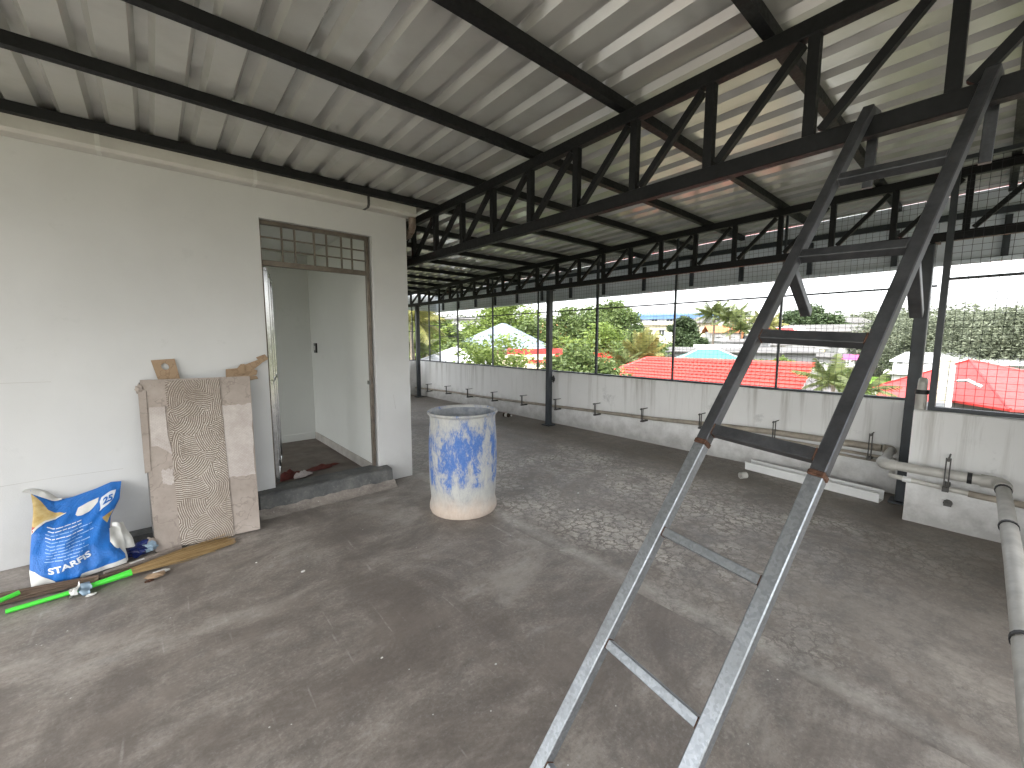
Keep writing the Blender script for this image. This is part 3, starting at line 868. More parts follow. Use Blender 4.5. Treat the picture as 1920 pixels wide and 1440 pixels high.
# ================================================================== OBJECTS on the terrace
# ---- ladder hooked on the truss
FL, TL = Vector((.575, .792, 0)), Vector((2.2, .414, 2.33))
RD = Vector((math.sin(.122), math.cos(.122), .058)).normalized()
LW = .332
def Lp(z, side=0): return FL + (TL - FL) * (z / 2.33) - RD * LW * side
LD = (TL - FL).normalized()
lad = thing('ladder', 'welded steel tube ladder, galvanised below and dark above, hooked over the truss', 'ladder', tuple(Lp(0, .5)))
S = .038
ZJ = 1.135
nrm = LD.cross(RD).normalized()
for side in (0, 1):
    f = MB().bar(Lp(.004, side), Lp(ZJ - .006, side), S, S, nrm).build('lower_rail', M['galv'], lad, bevel=.003)
    MB().bar(Lp(ZJ + .006, side), Lp(2.40, side), S, S, nrm).build('upper_rail', M['dtube'], lad, bevel=.003)
    MB().bar(Lp(ZJ - .0075, side), Lp(ZJ + .0075, side), S + .004, S + .004, nrm).build('weld_joint', M['rust'], lad, bevel=.004)
    tp = Lp(2.395, side)
    back = Vector((2.345, tp.y - .005, 2.405))
    MB().bar(tp - Vector((.012, 0, .004)), back, .034, .030).build('hook_arm', M['dtube'], lad, bevel=.002)
    MB().bar(back - Vector((.0, 0, -.012)), Vector((2.335, tp.y, 2.115)), .034, .026, (1, 0, 0)).build('hook_drop', M['dtube'], lad, bevel=.002)
    s0 = Lp(1.74, side) + nrm * 0
    MB().bar(s0 + Vector((.015, 0, -.008)), s0 + Vector((.245, 0, -.155)), .034, .034, (0, 1, 0)).build('lower_hook', M['dtube'], lad, bevel=.002)
for z in (2.084, 1.781, 1.492, 1.178, .875, .573, .275):
    a, b_ = Lp(z, 0), Lp(z, 1)
    d = (b_ - a).normalized()
    mat = M['dtube'] if z > 1.1 else M['galv']
    w_ = .036 if z > 1.1 else .027
    MB().bar(a + d * S / 2, b_ - d * S / 2, w_, w_, nrm).build('rung', mat, lad, bevel=.002)
    for e, sg in ((a + d * S / 2, 1), (b_ - d * S / 2, -1)):
        MB().bar(e + d * sg * -.001, e + d * sg * .005, w_ + .004, w_ + .004, nrm).build('weld_bead', M['rust'] if z < 1.6 else M['dtube'], lad, bevel=.003)

# ---- barrel
BC = (1.992, 2.955, -.003)
bar = thing('barrel', 'blue plastic drum smeared with white paint and clay', 'barrel', BC)
rng = random.Random(4)
wob = lambda t, z: .010 * math.sin(2 * t + 1.0 + z) + .006 * math.sin(3 * t + 2 * z)
prof = [(.262, .0), (.284, .006), (.294, .03), (.293, .06), (.283, .095), (.279, .12), (.285, .18), (.292, .30), (.294, .45), (.292, .60), (.287, .70), (.281, .77), (.281, .82), (.286, .845)]
sm = MB(); sm.lathe(prof, BC, 48, wob); sm.build('shell', M['barrel'], bar, smooth=True)
def lip(t, z): return wob(t, z) + .012 * math.sin(t * 2 + .5) + .006 * math.sin(7 * t)
li = MB(); li.lathe([(.284, .842), (.300, .852), (.305, .862), (.303, .870), (.295, .873), (.288, .866), (.280, .85)], BC, 48, lip); li.build('rim', M['barrel'], bar, smooth=True)
ins = MB(); ins.lathe([(.281, .852), (.276, .7), (.286, .4), (.276, .12), (.270, .05), (.2, .03), (.001, .03)], BC, 48, wob); ins.build('inside', M['barrelin'], bar, smooth=True)

# ---- leaning panel against the wall
def quadmap(bl, br, tr, tl):
    bl, br, tr, tl = map(Vector, (bl, br, tr, tl))
    n = (br - bl).cross(tl - bl).normalized()
    return lambda u, v, d=0: (bl * (1 - u) + br * u) * (1 - v) + (tl * (1 - u) + tr * u) * v + n * d
pn = thing('leaning_panel', 'tall dusty packed board with a combed adhesive strip leaning on the white wall', 'board', (.22, 3.7, 0))
Q = quadmap((-.088, 3.700, .0), (.533, 3.598, .0), (.582, 3.883, 1.182), (-.086, 3.995, 1.190))
def patch(q, pts, d0, d1, name, mat, parent, sub=1):
    """polygon in (u,v) raised from depth d0 to d1"""
    b = MB(); n = len(pts)
    b.add([q(u, v, d0) for u, v in pts] + [q(u, v, d1) for u, v in pts], [tuple(range(n)), tuple(range(2 * n - 1, n - 1, -1))] + [(i, n + i, n + (i + 1) % n, (i + 1) % n) for i in range(n)])
    return b.build(name, mat, parent)
rng = random.Random(11)
def ragged(u0, v0, u1, v1, a=.008, n=9):
    p = []
    for i in range(n): p.append((u0 + (u1 - u0) * i / n, v0 + rng.uniform(-a, a)))
    for i in range(n): p.append((u1 + rng.uniform(-a, a), v0 + (v1 - v0) * i / n))
    for i in range(n): p.append((u1 - (u1 - u0) * i / n, v1 + rng.uniform(-a, a)))
    for i in range(n): p.append((u0 + rng.uniform(-a, a), v1 - (v1 - v0) * i / n))
    return p
patch(Q, [(0.01, 0.0), (1, .012), (.99, 1), (.0, .995)], -.030, 0, 'board', M['card'], pn)
patch(Q, [(-.012, .004), (.97, .010), (.965, .985), (-.018, .985)], -.055, -.032, 'back_board', M['carddark'], pn)
patch(Q, [(.235, .004), (.735, .004), (.69, .985), (.205, .985)], .001, .007, 'combed_strip', M['comb'], pn)
patch(Q, ragged(.70, .36, .985, .82), .001, .0035, 'paper_patch', M['paper'], pn)
patch(Q, [(.05, .60), (.055, .83), (.19, .83), (.195, .66), (.215, .58), (.235, .53), (.17, .57), (.10, .60)], .001, .0035, 'paper_patch', M['paper'], pn)
patch(Q, ragged(.12, .37, .215, .46), .001, .0035, 'paper_patch', M['paper'], pn)
patch(Q, [(-.022, .45), (.03, .46), (.045, .93), (-.022, .94)], -.02, .004, 'corner_wrap', M['card'], pn)
lo = MB()
for i in range(9):        # torn wrapping at the foot and shoulder
    pass
def crumple(c, r, mat, name, parent, seed, sq=(1, 1, 1)):
    rng = np.random.default_rng(seed)
    bm = bmesh.new(); bmesh.ops.create_icosphere(bm, subdivisions=3, radius=r)
    ph = rng.uniform(0, 6.28, 9)
    for v in bm.verts:
        n = v.co.normalized()
        k = 1 + .22 * math.sin(5 * n.x + ph[0]) * math.sin(6 * n.y + ph[1]) + .15 * math.sin(9 * n.z + ph[2] + 4 * n.x) + .09 * math.sin(17 * n.y + ph[3] + 7 * n.x)
        v.co = Vector((n.x * sq[0], n.y * sq[1], n.z * sq[2])) * r * k
    b = MB(); bm.verts.ensure_lookup_table()
    b.add([v.co + Vector(c) for v in bm.verts], [[v.index for v in f.verts] for f in bm.faces]); bm.free()
    return b.build(name, mat, parent, smooth=True)
crumple(Q(-.02, .05, .0), .034, M['card'], 'torn_wrap', pn, 1, (1, .6, 1.3))
crumple(Q(-.012, .94, .0), .022, M['card'], 'torn_wrap', pn, 2, (1, .6, 1.4))

# ---- cardboard scraps on top of the panel
SA = quadmap((.020, 4.000, 1.150), (.146, 4.000, 1.150), (.120, 4.028, 1.330), (-.016, 4.028, 1.322))
sc1 = MB(); n = 28; vs = []
def sqp(t):
    c, s_ = math.cos(t), math.sin(t); k = max(abs(c), abs(s_)); return .5 + .5 * c / k, .5 + .5 * s_ / k
for d in (0, .004):
    for k in range(n):
        t = 2 * math.pi * k / n + math.pi / 4
        u, v = sqp(t); vs.append(SA(u, v, d))
    for k in range(n):
        t = 2 * math.pi * k / n + math.pi / 4
        vs.append(SA(.50 + .165 * math.cos(t), .70 + .135 * math.sin(t), d))
fs = []
for k in range(n):
    k2 = (k + 1) % n
    fs += [(k, k2, n + k2, n + k), (2 * n + k, 3 * n + k, 3 * n + k2, 2 * n + k2), (n + k, n + k2, 3 * n + k2, 3 * n + k), (k, 2 * n + k, 2 * n + k2, k2)]
props(sc1.add(vs, fs).build('cardboard_scrap', M['cardbrown'], None, origin=(.07, 4.0, 1.15)), 'brown cardboard scrap with a round hole standing on the leaning panel', 'cardboard')
sc2 = thing('cardboard_scrap', 'crumpled brown cardboard strips stuck on the panel corner beside the doorway', 'cardboard', (.58, 4.0, 1.18))
SB = quadmap((.40, 3.985, 1.155), (.66, 3.985, 1.155), (.66, 4.018, 1.30), (.40, 4.018, 1.30))
patch(SB, [(.10, .10), (.55, .05), (.92, .18), (.95, .42), (.72, .62), (.45, .60), (.12, .55)], .006, .011, 'card_piece', M['cardbrown'], sc2)
patch(SB, [(.40, .22), (.80, .40), (1.12, .86), (1.30, 1.05), (1.20, 1.32), (.95, 1.15), (1.0, 1.02), (.62, .76), (.38, .50)], .013, .018, 'card_piece', M['cardbrown'], sc2)
patch(SB, [(.40, .55), (.50, .78), (.62, .80), (.60, .30), (.48, .25)], .020, .024, 'card_piece', M['cardbrown'], sc2)
patch(SB, [(.62, -.15), (.95, -.05), (.90, .12), (.60, .10)], .013, .017, 'card_piece', M['cardbrown'], sc2)

# ---- blue sack
bag = thing('feed_sack', 'blue and white printed woven sack slumped against the white wall', 'sack', (-.44, 3.66, 0))
def interp(xs, ys, t): return float(np.interp(t, xs, ys))
def bagS(u, v, side=1):
    xl = interp([0, .2, .55, .8, .9, 1], [-.640, -.645, -.640, -.640, -.650, -.665], v)
    xr = interp([0, .12, .3, .5, .62, .8, 1], [-.225, -.230, -.275, -.295, -.290, -.245, -.235], v)
    zt = interp([0, .06, .14, .25, .45, .7, .88, 1], [.500, .485, .455, .420, .425, .450, .475, .470], u)
    zbm = interp([0, .25, .5, 1], [.0, .004, .012, .024], u)
    x = xl + (xr - xl) * u; z = zbm + (zt - zbm) * v
    prof = (max(0, math.sin(math.pi * min(1, max(0, u)))) ** .55) * (max(0, math.sin(math.pi * min(1, .04 + v * .96))) ** .6) * (1.15 - .55 * v)
    fold = .012 * math.sin(9 * u + 7 * v + .6) * math.sin(5 * v - 3 * u) + .008 * math.sin(22 * (v - .55 * u) + 1) * max(0, 1 - abs(v - .45) * 2) + .004 * math.sin(31 * u - 12 * v)
    y = 3.60 + .33 * v * z / .47 + .06 * v
    return Vector((x, y - side * (.075 * prof + fold * min(1, prof * 2)), z))
b = MB(); NU, NV = 56, 56; vs = []; fs = []
for side in (1, -1):
    for j in range(NV + 1):
        for i in range(NU + 1):
            vs.append(bagS(i / NU, j / NV, side))
W = NU + 1
for q in range(2):
    o_ = q * W * (NV + 1)
    for j in range(NV):
        for i in range(NU):
            a = o_ + j * W + i
            fs.append((a, a + 1, a + W + 1, a + W))
b.add(vs, fs).build('sack_body', M['bagblue'], bag, smooth=True)
def decal(pts, off, mat, name, parent=bag):
    """a polygon of print in sack (u,v), triangulated finely so that it follows the folds"""
    bm = bmesh.new()
    bm.faces.new([bm.verts.new((u, v, 0)) for u, v in pts])
    for _ in range(3):
        bmesh.ops.subdivide_edges(bm, edges=[e for e in bm.edges if e.calc_length() > .03], cuts=1, use_grid_fill=True)
        bmesh.ops.triangulate(bm, faces=bm.faces)
    m = MB(); bm.verts.index_update()
    m.add([bagS(v.co.x, v.co.y) + Vector((0, -off, 0)) for v in bm.verts], [[v.index for v in f.verts] for f in bm.faces]); bm.free()
    return m.build(name, mat, parent, smooth=True)
decal([(0, .97), (.0, .60), (.06, .66), (.14, .74), (.26, .81), (.36, .845), (.30, .87), (.17, .875), (.10, .93)], .003, M['bagyellow'], 'yellow_corner')
decal([(.0, .595), (.0, .655), (.055, .66), (.03, .61)], .0045, M['bagred'], 'red_edge')
decal([(0, .575), (.02, .60), (.07, .66), (.15, .745), (.27, .815), (.37, .85), (.365, .856), (.26, .825), (.14, .757), (.055, .67), (0, .615)], .005, M['bagwhite'], 'white_edge')
decal([(0, 0.0), (0, .235), (.06, .215), (.15, .15), (.24, .07), (.27, .0)], .003, M['bagwhite'], 'white_corner')
decal([(.47, .80), (.50, .865), (.62, .89), (.74, .895), (.73, .85), (.64, .775), (.56, .765), (.50, .775)], .003, M['bagwhite'], 'print_panel')
decal([(.755, .845), (.775, .885), (.86, .905), (.945, .915), (.925, .83), (.88, .775), (.82, .755), (.79, .735), (.785, .765), (.765, .80)], .003, M['print'], 'shield_panel')
decal([(.88, .64), (.99, .70), (.985, .62), (.96, .565)], .003, M['bagyellow'], 'yellow_corner')
def textdecal(txt, u0, v0, du, dv, off, mat, name, bold=.02, arc=0, shear=0):
    cu = bpy.data.curves.new('t', 'FONT'); cu.body = txt; cu.size = 1; cu.offset = bold; cu.resolution_u = 3
    to = bpy.data.objects.new('t', cu); COL.objects.link(to)
    dg = bpy.context.evaluated_depsgraph_get()
    me = bpy.data.meshes.new_from_object(to.evaluated_get(dg))
    bpy.data.objects.remove(to)
    bm = bmesh.new(); bm.from_mesh(me)
    bmesh.ops.triangulate(bm, faces=bm.faces)
    xs = [v.co.x for v in bm.verts]; x0, x1 = min(xs), max(xs)
    m = MB(); bm.verts.index_update()
    for v in bm.verts:
        t = (v.co.x - x0) / (x1 - x0)
        v.co.z = 0
    vs = []
    for v in bm.verts:
        t = (v.co.x - x0) / (x1 - x0)
        vs.append(bagS(u0 + du * t, v0 + v.co.y * dv + arc * t * t + shear * t) + Vector((0, -off, 0)))
    m.add(vs, [[v.index for v in f.verts] for f in bm.faces]); bm.free()
    return m.build(name, mat, bag)
textdecal('STARFiS', .20, .175, .50, .105, .0045, M['print'], 'lettering', .035, .06, .03)
textdecal('25', .795, .800, .12, .092, .0055, M['printblue'], 'lettering', .05, 0, .01)
rng = random.Random(21)
for i in range(11):     # the faded lines of small print
    v = .70 - i * .038
    u = .17 + rng.uniform(0, .03); end = u + (.40 if i < 2 else .5 + rng.uniform(-.1, .12))
    while u < end:
        wd = rng.uniform(.03, .12); u1 = min(end, u + wd)
        dv = .012 * (u - .17)
        decal([(u, v + dv), (u1, v + dv + .002), (u1, v + dv + .012), (u, v + dv + .010)], .003, M['print'] if i in (0, 1, 3) else M['printfaint'], 'small_print')
        u = u1 + .012
# folded back mouth of the sack and torn white flaps
b = MB(); n = 14; vs = []; fs = []
for i in range(n + 1):
    t = i / n
    p = bagS(.0 + .33 * t, .995); e = math.sin(math.pi * min(1, t * 1.2))
    vs += [p + Vector((-.035 * (1 - t) ** 2, -.012, .004)), p + Vector((-.02 * (1 - t), .05 * (1 - t), .012 + .02 * e)), p + Vector((.01, .08 * (1 - t * .6), .002 + .012 * e))]
for i in range(n):
    for q in range(2): fs.append((i * 3 + q, i * 3 + q + 1, (i + 1) * 3 + q + 1, (i + 1) * 3 + q))
b.add(vs, fs).build('open_mouth', M['bagwhite'], bag, smooth=True)
def flap(p, du, dv, name, mat, parent, seed, n=10):
    """thin torn crinkled sheet spanned by du, dv from p"""
    rng = np.random.default_rng(seed); p, du, dv = Vector(p), Vector(du), Vector(dv); nn_ = du.cross(dv).normalized(); ph = rng.uniform(0, 6.28, 4)
    vs, fs = [], []
    for d in (0, .0015):
        for j in range(n + 1):
            for i in range(n + 1):
                u, v = i / n, j / n
                if i == n: u += rng.uniform(-.10, .06) if d == 0 else 0
                h = .012 * math.sin(5 * u + 3 * v + ph[0]) + .007 * math.sin(9 * v - 4 * u + ph[1])
                vs.append(p + du * u * (1 - .35 * v * v) + dv * v + nn_ * (h + d))
    W_ = n + 1
    for q in (0, W_ * W_):
        for j in range(n):
            for i in range(n): fs.append((q + j * W_ + i, q + j * W_ + i + 1, q + (j + 1) * W_ + i + 1, q + (j + 1) * W_ + i))
    return MB().add(vs, fs).build(name, mat, parent, smooth=True)
flap((-.292, 3.615, .03), (.072, .02, -.01), (-.005, .03, .235), 'torn_flap', M['bagwhite'], bag, 5)
flap((-.262, 3.66, .10), (.078, .03, -.02), (-.02, .04, .175), 'torn_flap', M['bagwhite'], bag, 6)
decal([(.48, .0), (.52, .07), (.74, .06), (1, .07), (1, .0)], .004, M['bagwhite'], 'white_hem')

# ---- brooms
def strands(name, mat, parent, p0, p1, w0, w1, n, seed, thick=.0015, h0=.012, h1=.02, lift=0, lmin=.8):
    rng = np.random.default_rng(seed); V, F = [], []
    p0, p1 = np.array(p0), np.array(p1); d = p1 - p0; L = np.linalg.norm(d); d = d / L
    s = np.cross(d, [0, 0, 1]); s /= np.linalg.norm(s)
    for i in range(n):
        a = rng.uniform(-1, 1); bq = rng.uniform(-1, 1); ln = rng.uniform(lmin, 1.0)
        pts = []
        for t in (0, .25, .5, .75, 1):
            w = w0 + (w1 - w0) * t ** .8; h = h0 + (h1 - h0) * t
            p = p0 + d * L * t * ln + s * (a * w * (1 + .1 * rng.normal() * t)) + np.array([0, 0, 1]) * (bq * h * (1 - .4 * t) + lift * (1 - t) + .004 * rng.normal() * t)
            p[2] = max(p[2], .003)
            pts.append(p)
        bb = len(V)
        for p in pts:
            V.append(p - s * thick); V.append(p + s * thick); V.append(p + np.array([0, 0, thick * 1.8]))
        for k in range(4):
            for q in range(3):
                F.append((bb + k * 3 + q, bb + k * 3 + (q + 1) % 3, bb + (k + 1) * 3 + (q + 1) % 3, bb + (k + 1) * 3 + q))
    return npmesh(name, V, F, mat, parent)
br = thing('broom', 'grass broom with a long bright green handle lying before the sack', 'broom', (-.2, 3.41, 0))
MB().tube([(-.700, 3.372, .013), (-.45, 3.385, .016), (-.30, 3.395, .024), (-.195, 3.405, .030)], [.0125, .0125, .017, .021], 12).build('handle', M['green'], br, smooth=True)
o = strands('bristles', M['straw'], br, (-.20, 3.405, .030), (.350, 3.550, .012), .016, .072, 420, 3, .0012, .014, .034, .004, .5); o['kind'] = 'stuff'
br2 = thing('broom', 'second broom of which only the green handle end shows beside the twig broom', 'broom', (-.8, 3.44, 0))
MB().tube([(-1.25, 3.18, .016), (-.80, 3.40, .05), (-.665, 3.475, .058)], .0125, 12).build('handle', M['green'], br2, smooth=True)
MB().tube([(-1.26, 3.175, .02), (-1.25, 3.18, .02)], .02, 12).build('ferrule', M['straw'], br2)
br3 = thing('twig_broom', 'dark brown coconut twig broom lying under the sack edge', 'broom', (-.6, 3.58, 0))
o = strands('twigs', M['twig'], br3, (-.36, 3.47, .022), (-1.15, 3.60, .02), .018, .075, 260, 5, .0018, .014, .022); o['kind'] = 'stuff'
MB().tube([(-.345, 3.468, .022), (-.42, 3.480, .022)], .021, 12).build('binding', M['twig'], br3, smooth=True)
o = strands('twig_ends', M['twig'], br3, (-.35, 3.468, .020), (-.02, 3.50, .016), .014, .02, 70, 6, .0016, .010, .010); o['kind'] = 'stuff'

# ---- small litter near the wall
sa_ = thing('plastic_sachet', 'x', 'x', (-.41, 3.36, 0)); flap((-.435, 3.37, .03), (.05, .01, .03), (.035, -.06, -.026), 'sheet', M['bluegrey'], sa_, 8); flap((-.46, 3.385, .035), (.05, -.005, .03), (-.005, -.055, -.03), 'sheet', M['bagwhite'], sa_, 9)
props(sa_, 'torn blue grey plastic sachet lying over the green broom handle', 'sachet')
lb = thing('plastic_bundle', 'dark blue shiny plastic bundle between the sack and the leaning panel', 'bundle', (-.165, 3.70, 0))
crumple((-.168, 3.715, .050), .062, M['darkblue'], 'wrapped_bundle', lb, 9, (1.2, .8, .72))
crumple((-.110, 3.70, .052), .040, M['bluegrey'], 'clear_film', lb, 10, (1.0, .8, .8))
cb = MB().box(-.245, -.08, 3.90, 4.028, .0, .075); props(cb.build('plinth_block', M['step'], None, origin=(-.16, 3.97, 0)), 'low grey concrete block at the wall foot behind the plastic bundle', 'block')
wst = thing('wood_strip', 'narrow grey wood strip lying along the wall behind the straw bristles', 'strip', (-.15, 3.6, 0))
MB().bar((-.33, 3.535, .012), (.055, 3.655, .012), .035, .018).build('strip', M['card'], wst)
MB().bar((-.21, 3.565, .0225), (-.14, 3.588, .0225), .022, .002).build('paper_label', M['bagwhite'], wst)
rng = random.Random(31)
for i, (x, y, s, m_, lab) in enumerate([(-.085, 3.300, .030, 'cardbrown', 'torn brown debris scrap on the floor below the straw bristles'), (-.060, 3.335, .024, 'bagwhite', 'small pale torn debris scrap beside the brown one under the bristles'), (-.115, 3.262, .014, 'rust', 'tiny dark debris crumb on the floor near the broom'), (-.37, 3.300, .013, 'bagwhite', 'tiny white crumb beside the green broom handle')]):
    props(crumple((x, y, s * .45), s, M[m_], 'debris_scrap', None, 40 + i, (1.6, .8, .4)), lab, 'debris')

# ---- pipes along the parapet
def arc(c, a, b, n=6):
    """quarter bend from direction a to b around corner c with radius |a|"""
    c, a, b = Vector(c), Vector(a), Vector(b)
    r = a.length
    cen = c + a + b
    out = []
    for i in range(n + 1):
        t = math.pi / 2 * i / n
        out.append(cen - b * math.cos(t) - a * math.sin(t))
    return out
pp = thing('drain_pipe', 'thick dusty plastic drain pipe running along the parapet with elbows', 'pipe', (5.2, 5, .3))
xp = 5.225
main = [(xp, 9.95, .19), (xp, 9.0, .225), (xp, 8.0, .250), (xp, 7.0, .262), (xp, 6.0, .285), (xp, 5.0, .316), (xp, 4.0, .345), (xp, 3.0, .375), (xp, 2.345, .410), (xp, 1.52, .438), (xp, .62, .440)]
MB().tube(main, [.023] * 7 + [.026, .029, .034, .035], 12).build('long_run', M['pvcbrown'], pp, smooth=True)
e0 = arc((xp, .545, .440), (0, .06, 0), (-.06, 0, .0))
MB().tube(e0, .041, 12).build('elbow', M['pvcbrown'], pp, smooth=True)
MB().tube([(xp - .05, .545, .442), (4.60, .525, .462), (4.52, .520, .468)], .034, 14).build('cross_run', M['pvc'], pp, smooth=True)
e1 = arc((4.45, .518, .47), (.06, 0, 0), (0, -.06, 0))
MB().tube([(4.535, .518, .47)] + e1 + [(4.45, .43, .47)], .044, 14).build('elbow', M['pvc'], pp, smooth=True)
MB().tube([(4.45, .44, .470), (4.45, -.04, .470)], .036, 14).build('wall_run', M['pvc'], pp, smooth=True)
MB().tube([(4.45, .02, .470), (4.45, .045, .470)], .041, 14).build('clamp_ring', M['rubber'], pp, smooth=True)
e2 = arc((4.45, -.125, .47), (0, .075, 0), (-.075, 0, 0))
MB().tube([(4.45, -.02, .47)] + e2 + [(4.30, -.125, .468)], .045, 14).build('elbow', M['pvc'], pp, smooth=True)
MB().tube([(4.32, -.125, .468), (3.0, -.155, .41), (1.2, -.185, .33)], .036, 16).build('floor_run', M['pvc'], pp, smooth=True)
for x, r_ in ((4.27, .041), (3.55, .041), (2.33, .041)):
    z = .468 - (4.3 - x) * .0445; yy_ = -.125 - (4.3 - x) * .021
    MB().tube([(x + .012, yy_, z), (x - .012, yy_, z)], r_, 16).build('clamp_ring', M['rubber'], pp, smooth=True)
p2 = thing('supply_pipe', 'thin plastic supply pipe under the thick drain pipe', 'pipe', (5.2, 1, .35))
MB().tube([(xp, 2.35, .400), (xp, 1.52, .366), (xp, .56, .352)], .014, 10).build('long_run', M['pvcbrown'], p2, smooth=True)
MB().tube([(xp, 2.10, .375), (xp, 1.52, .326), (xp, .56, .306)], .012, 10).build('lower_run', M['pvcbrown'], p2, smooth=True)
MB().tube([(xp, .56, .352), (xp - .02, .52, .353), (4.56, .46, .375)] + arc((4.45, .46, .38), (.05, 0, 0), (0, -.05, 0)) + [(4.45, .12, .36), (4.45, -.02, .352)], .0185, 12).build('bend', M['pvc'], p2, smooth=True)
MB().tube([(4.45, .385, .376), (4.45, .335, .373)], .0235, 12).build('coupling', M['pvcwhite'], p2, smooth=True)
MB().tube([(4.45, .03, .354), (4.45, -.06, .350), (4.45, -.3, .345)], .024, 12).build('end_run', M['pvcbrown'], p2, smooth=True)
# pipe brackets
def zpipe(y): return float(np.interp(y, [m_[1] for m_ in reversed(main)], [m_[2] for m_ in reversed(main)]))
def bracket(x, y, zp, label, rp, xw, big=False):
    t = thing('pipe_bracket', label, 'bracket', (x, y, zp), 'steel brackets holding the parapet pipe')
    top = zp + .135
    for dy in (-.011, .011):
        MB().box(x - .006, x + .004, y + dy - .004, y + dy + .004, zp - .05 - (.06 if big else 0), top).build('strap', M['clamp'], t)
    MB().tube([(xw, y, top - .008), (x - .035, y, top - .008)], .006, 8).build('pin', M['clamp'], t, smooth=True)
    MB().tube([(x - .034, y, top - .008), (x - .044, y, top - .008)], .012, 8).build('nut', M['clamp'], t)
    MB().box(x - .02, xw, y - .018, y + .018, zp - .06 - (.06 if big else 0), zp - .04 - (.05 if big else 0)).build('foot', M['clamp'], t)
BL = ['strap bracket on the parapet pipe right beside the column at the stepped-in parapet'] + ['strap bracket on the parapet pipe, %s one from the stepped-in parapet column' % q for q in ('second', 'third', 'fourth', 'fifth')] + ['strap bracket on the parapet pipe right beside the middle column'] + ['strap bracket on the parapet pipe, %s one past the middle column towards the far corner' % q for q in ('first', 'second', 'third', 'fourth')] + ['strap bracket on the parapet pipe right beside the far corner column']
for i, y in enumerate((.697, 1.52, 2.345, 3.17, 4.0, 4.846, 5.706, 6.594, 7.483, 8.359, 9.25)):
    bracket(xp - .045, y, zpipe(y), BL[i], .03, XP, y < 2)
bracket(4.40, .145, .47, 'steel strap bracket holding the pipe bend on the stepped-in parapet', .036, 4.60, True)
ws_ = MB(); ws_.tube([(4.602, .13, .215), (4.575, .13, .215)], .026, 10); ws_.box(4.566, 4.574, .108, .152, .193, .237)
props(ws_.build('wall_stub', M['clamp'], None, origin=(4.585, .13, .215)), 'dark rusty stub in the wall below the pipe bracket', 'stub')
# pipe stub on the stepped wall top
ps = thing('vent_stub', 'grey pipe stub with dark coupling on top of the stepped-in parapet', 'pipe', (4.72, .345, .915))
MB().tube([(4.68, .345, .905), (4.68, .345, 1.04)], .035, 14).build('pipe', M['pvc'], ps, smooth=True)
MB().tube([(4.68, .345, 1.04), (4.68, .345, 1.075)], .042, 14).build('coupling', M['rubber'], ps, smooth=True)
MB().tube([(4.68, .345, 1.075), (4.68, .345, 1.125), (4.72, .345, 1.15)], .03, 14).build('cap', M['pvc'], ps, smooth=True)

# dark cable knots hanging on the columns
props(crumple((5.15, 4.87, .80), .035, M['rubber'], 'cable_knot', None, 62, (.5, .8, 1.5)), 'dark cable knot hanging beside the middle column', 'cable')
props(crumple((5.10, 9.49, .80), .035, M['rubber'], 'cable_knot', None, 63, (.5, .8, 1.5)), 'dark cable knot hanging on the far corner column', 'cable')

# ---- white channel, coupling, bottle on the floor
ch = MB()
c0, c1 = Vector((5.10, 1.735, 0)), Vector((4.955, .555, 0))
dd = (c1 - c0).normalized(); ss = Vector((-dd.y, dd.x, 0))
prof = [(-.065, 0), (.065, 0), (.070, .085), (.080, .085), (.080, .090), (.066, .090), (.061, .004), (-.061, .004), (-.066, .090), (-.080, .090), (-.080, .085), (-.070, .085)]
n = len(prof); vs = [c0 + ss * a + Vector((0, 0, z)) for a, z in prof] + [c1 + ss * a + Vector((0, 0, z)) for a, z in prof]
ch.add(vs, [(i, (i + 1) % n, n + (i + 1) % n, n + i) for i in range(n)] + [(0, 1, 6, 7), (1, 2, 5, 6), (2, 3, 4, 5), (0, 7, 8, 11), (8, 9, 10, 11)] + [tuple(q + n for q in f) for f in ((7, 6, 1, 0), (6, 5, 2, 1), (5, 4, 3, 2), (11, 8, 7, 0), (11, 10, 9, 8))])
props(ch.build('gutter_length', M['pvcwhite'], None, origin=(5.02, 1.1, 0)), 'loose white plastic gutter length lying along the parapet foot', 'gutter')
cp = MB()
cc = Vector((4.675, 1.632, .034)); ax = Vector((.86, -.5, 0)).normalized(); a2 = Vector((-ax.y, ax.x, 0)); n = 20; vs = []
for e, r_ in ((-.035, .034), (.035, .034), (.035, .028), (-.035, .028)):
    vs += [cc + ax * e + (a2 * math.cos(2 * math.pi * k / n) + Vector((0, 0, 1)) * math.sin(2 * math.pi * k / n)) * r_ for k in range(n)]
fs = [(q * n + k, q * n + (k + 1) % n, ((q + 1) % 4) * n + (k + 1) % n, ((q + 1) % 4) * n + k) for q in range(4) for k in range(n)]
props(cp.add(vs, fs).build('pipe_coupling', M['pvc'], None, origin=tuple(cc), smooth=True), 'short grey pipe coupling lying on the cracked floor', 'pipe coupling')
bt = thing('bottle', 'small dark brown bottle lying on the floor by the parapet', 'bottle', (5.03, 5.93, 0))
bd = Vector((.35, -.93, 0)).normalized(); bp = Vector((5.02, 5.95, .038))
MB().tube([bp - bd * .075, bp - bd * .072, bp + bd * .04, bp + bd * .065, bp + bd * .085], [.03, .037, .037, .022, .014], 14).build('body', M['bottle'], bt, smooth=True)
MB().tube([bp + bd * .085, bp + bd * .105], .015, 12).build('cap', M['bagwhite'], bt, smooth=True)
MB().tube([bp - bd * .04, bp + bd * .015], .0375, 14, caps=False).build('paper_label', M['bagwhite'], bt, smooth=True)
rng = random.Random(77)
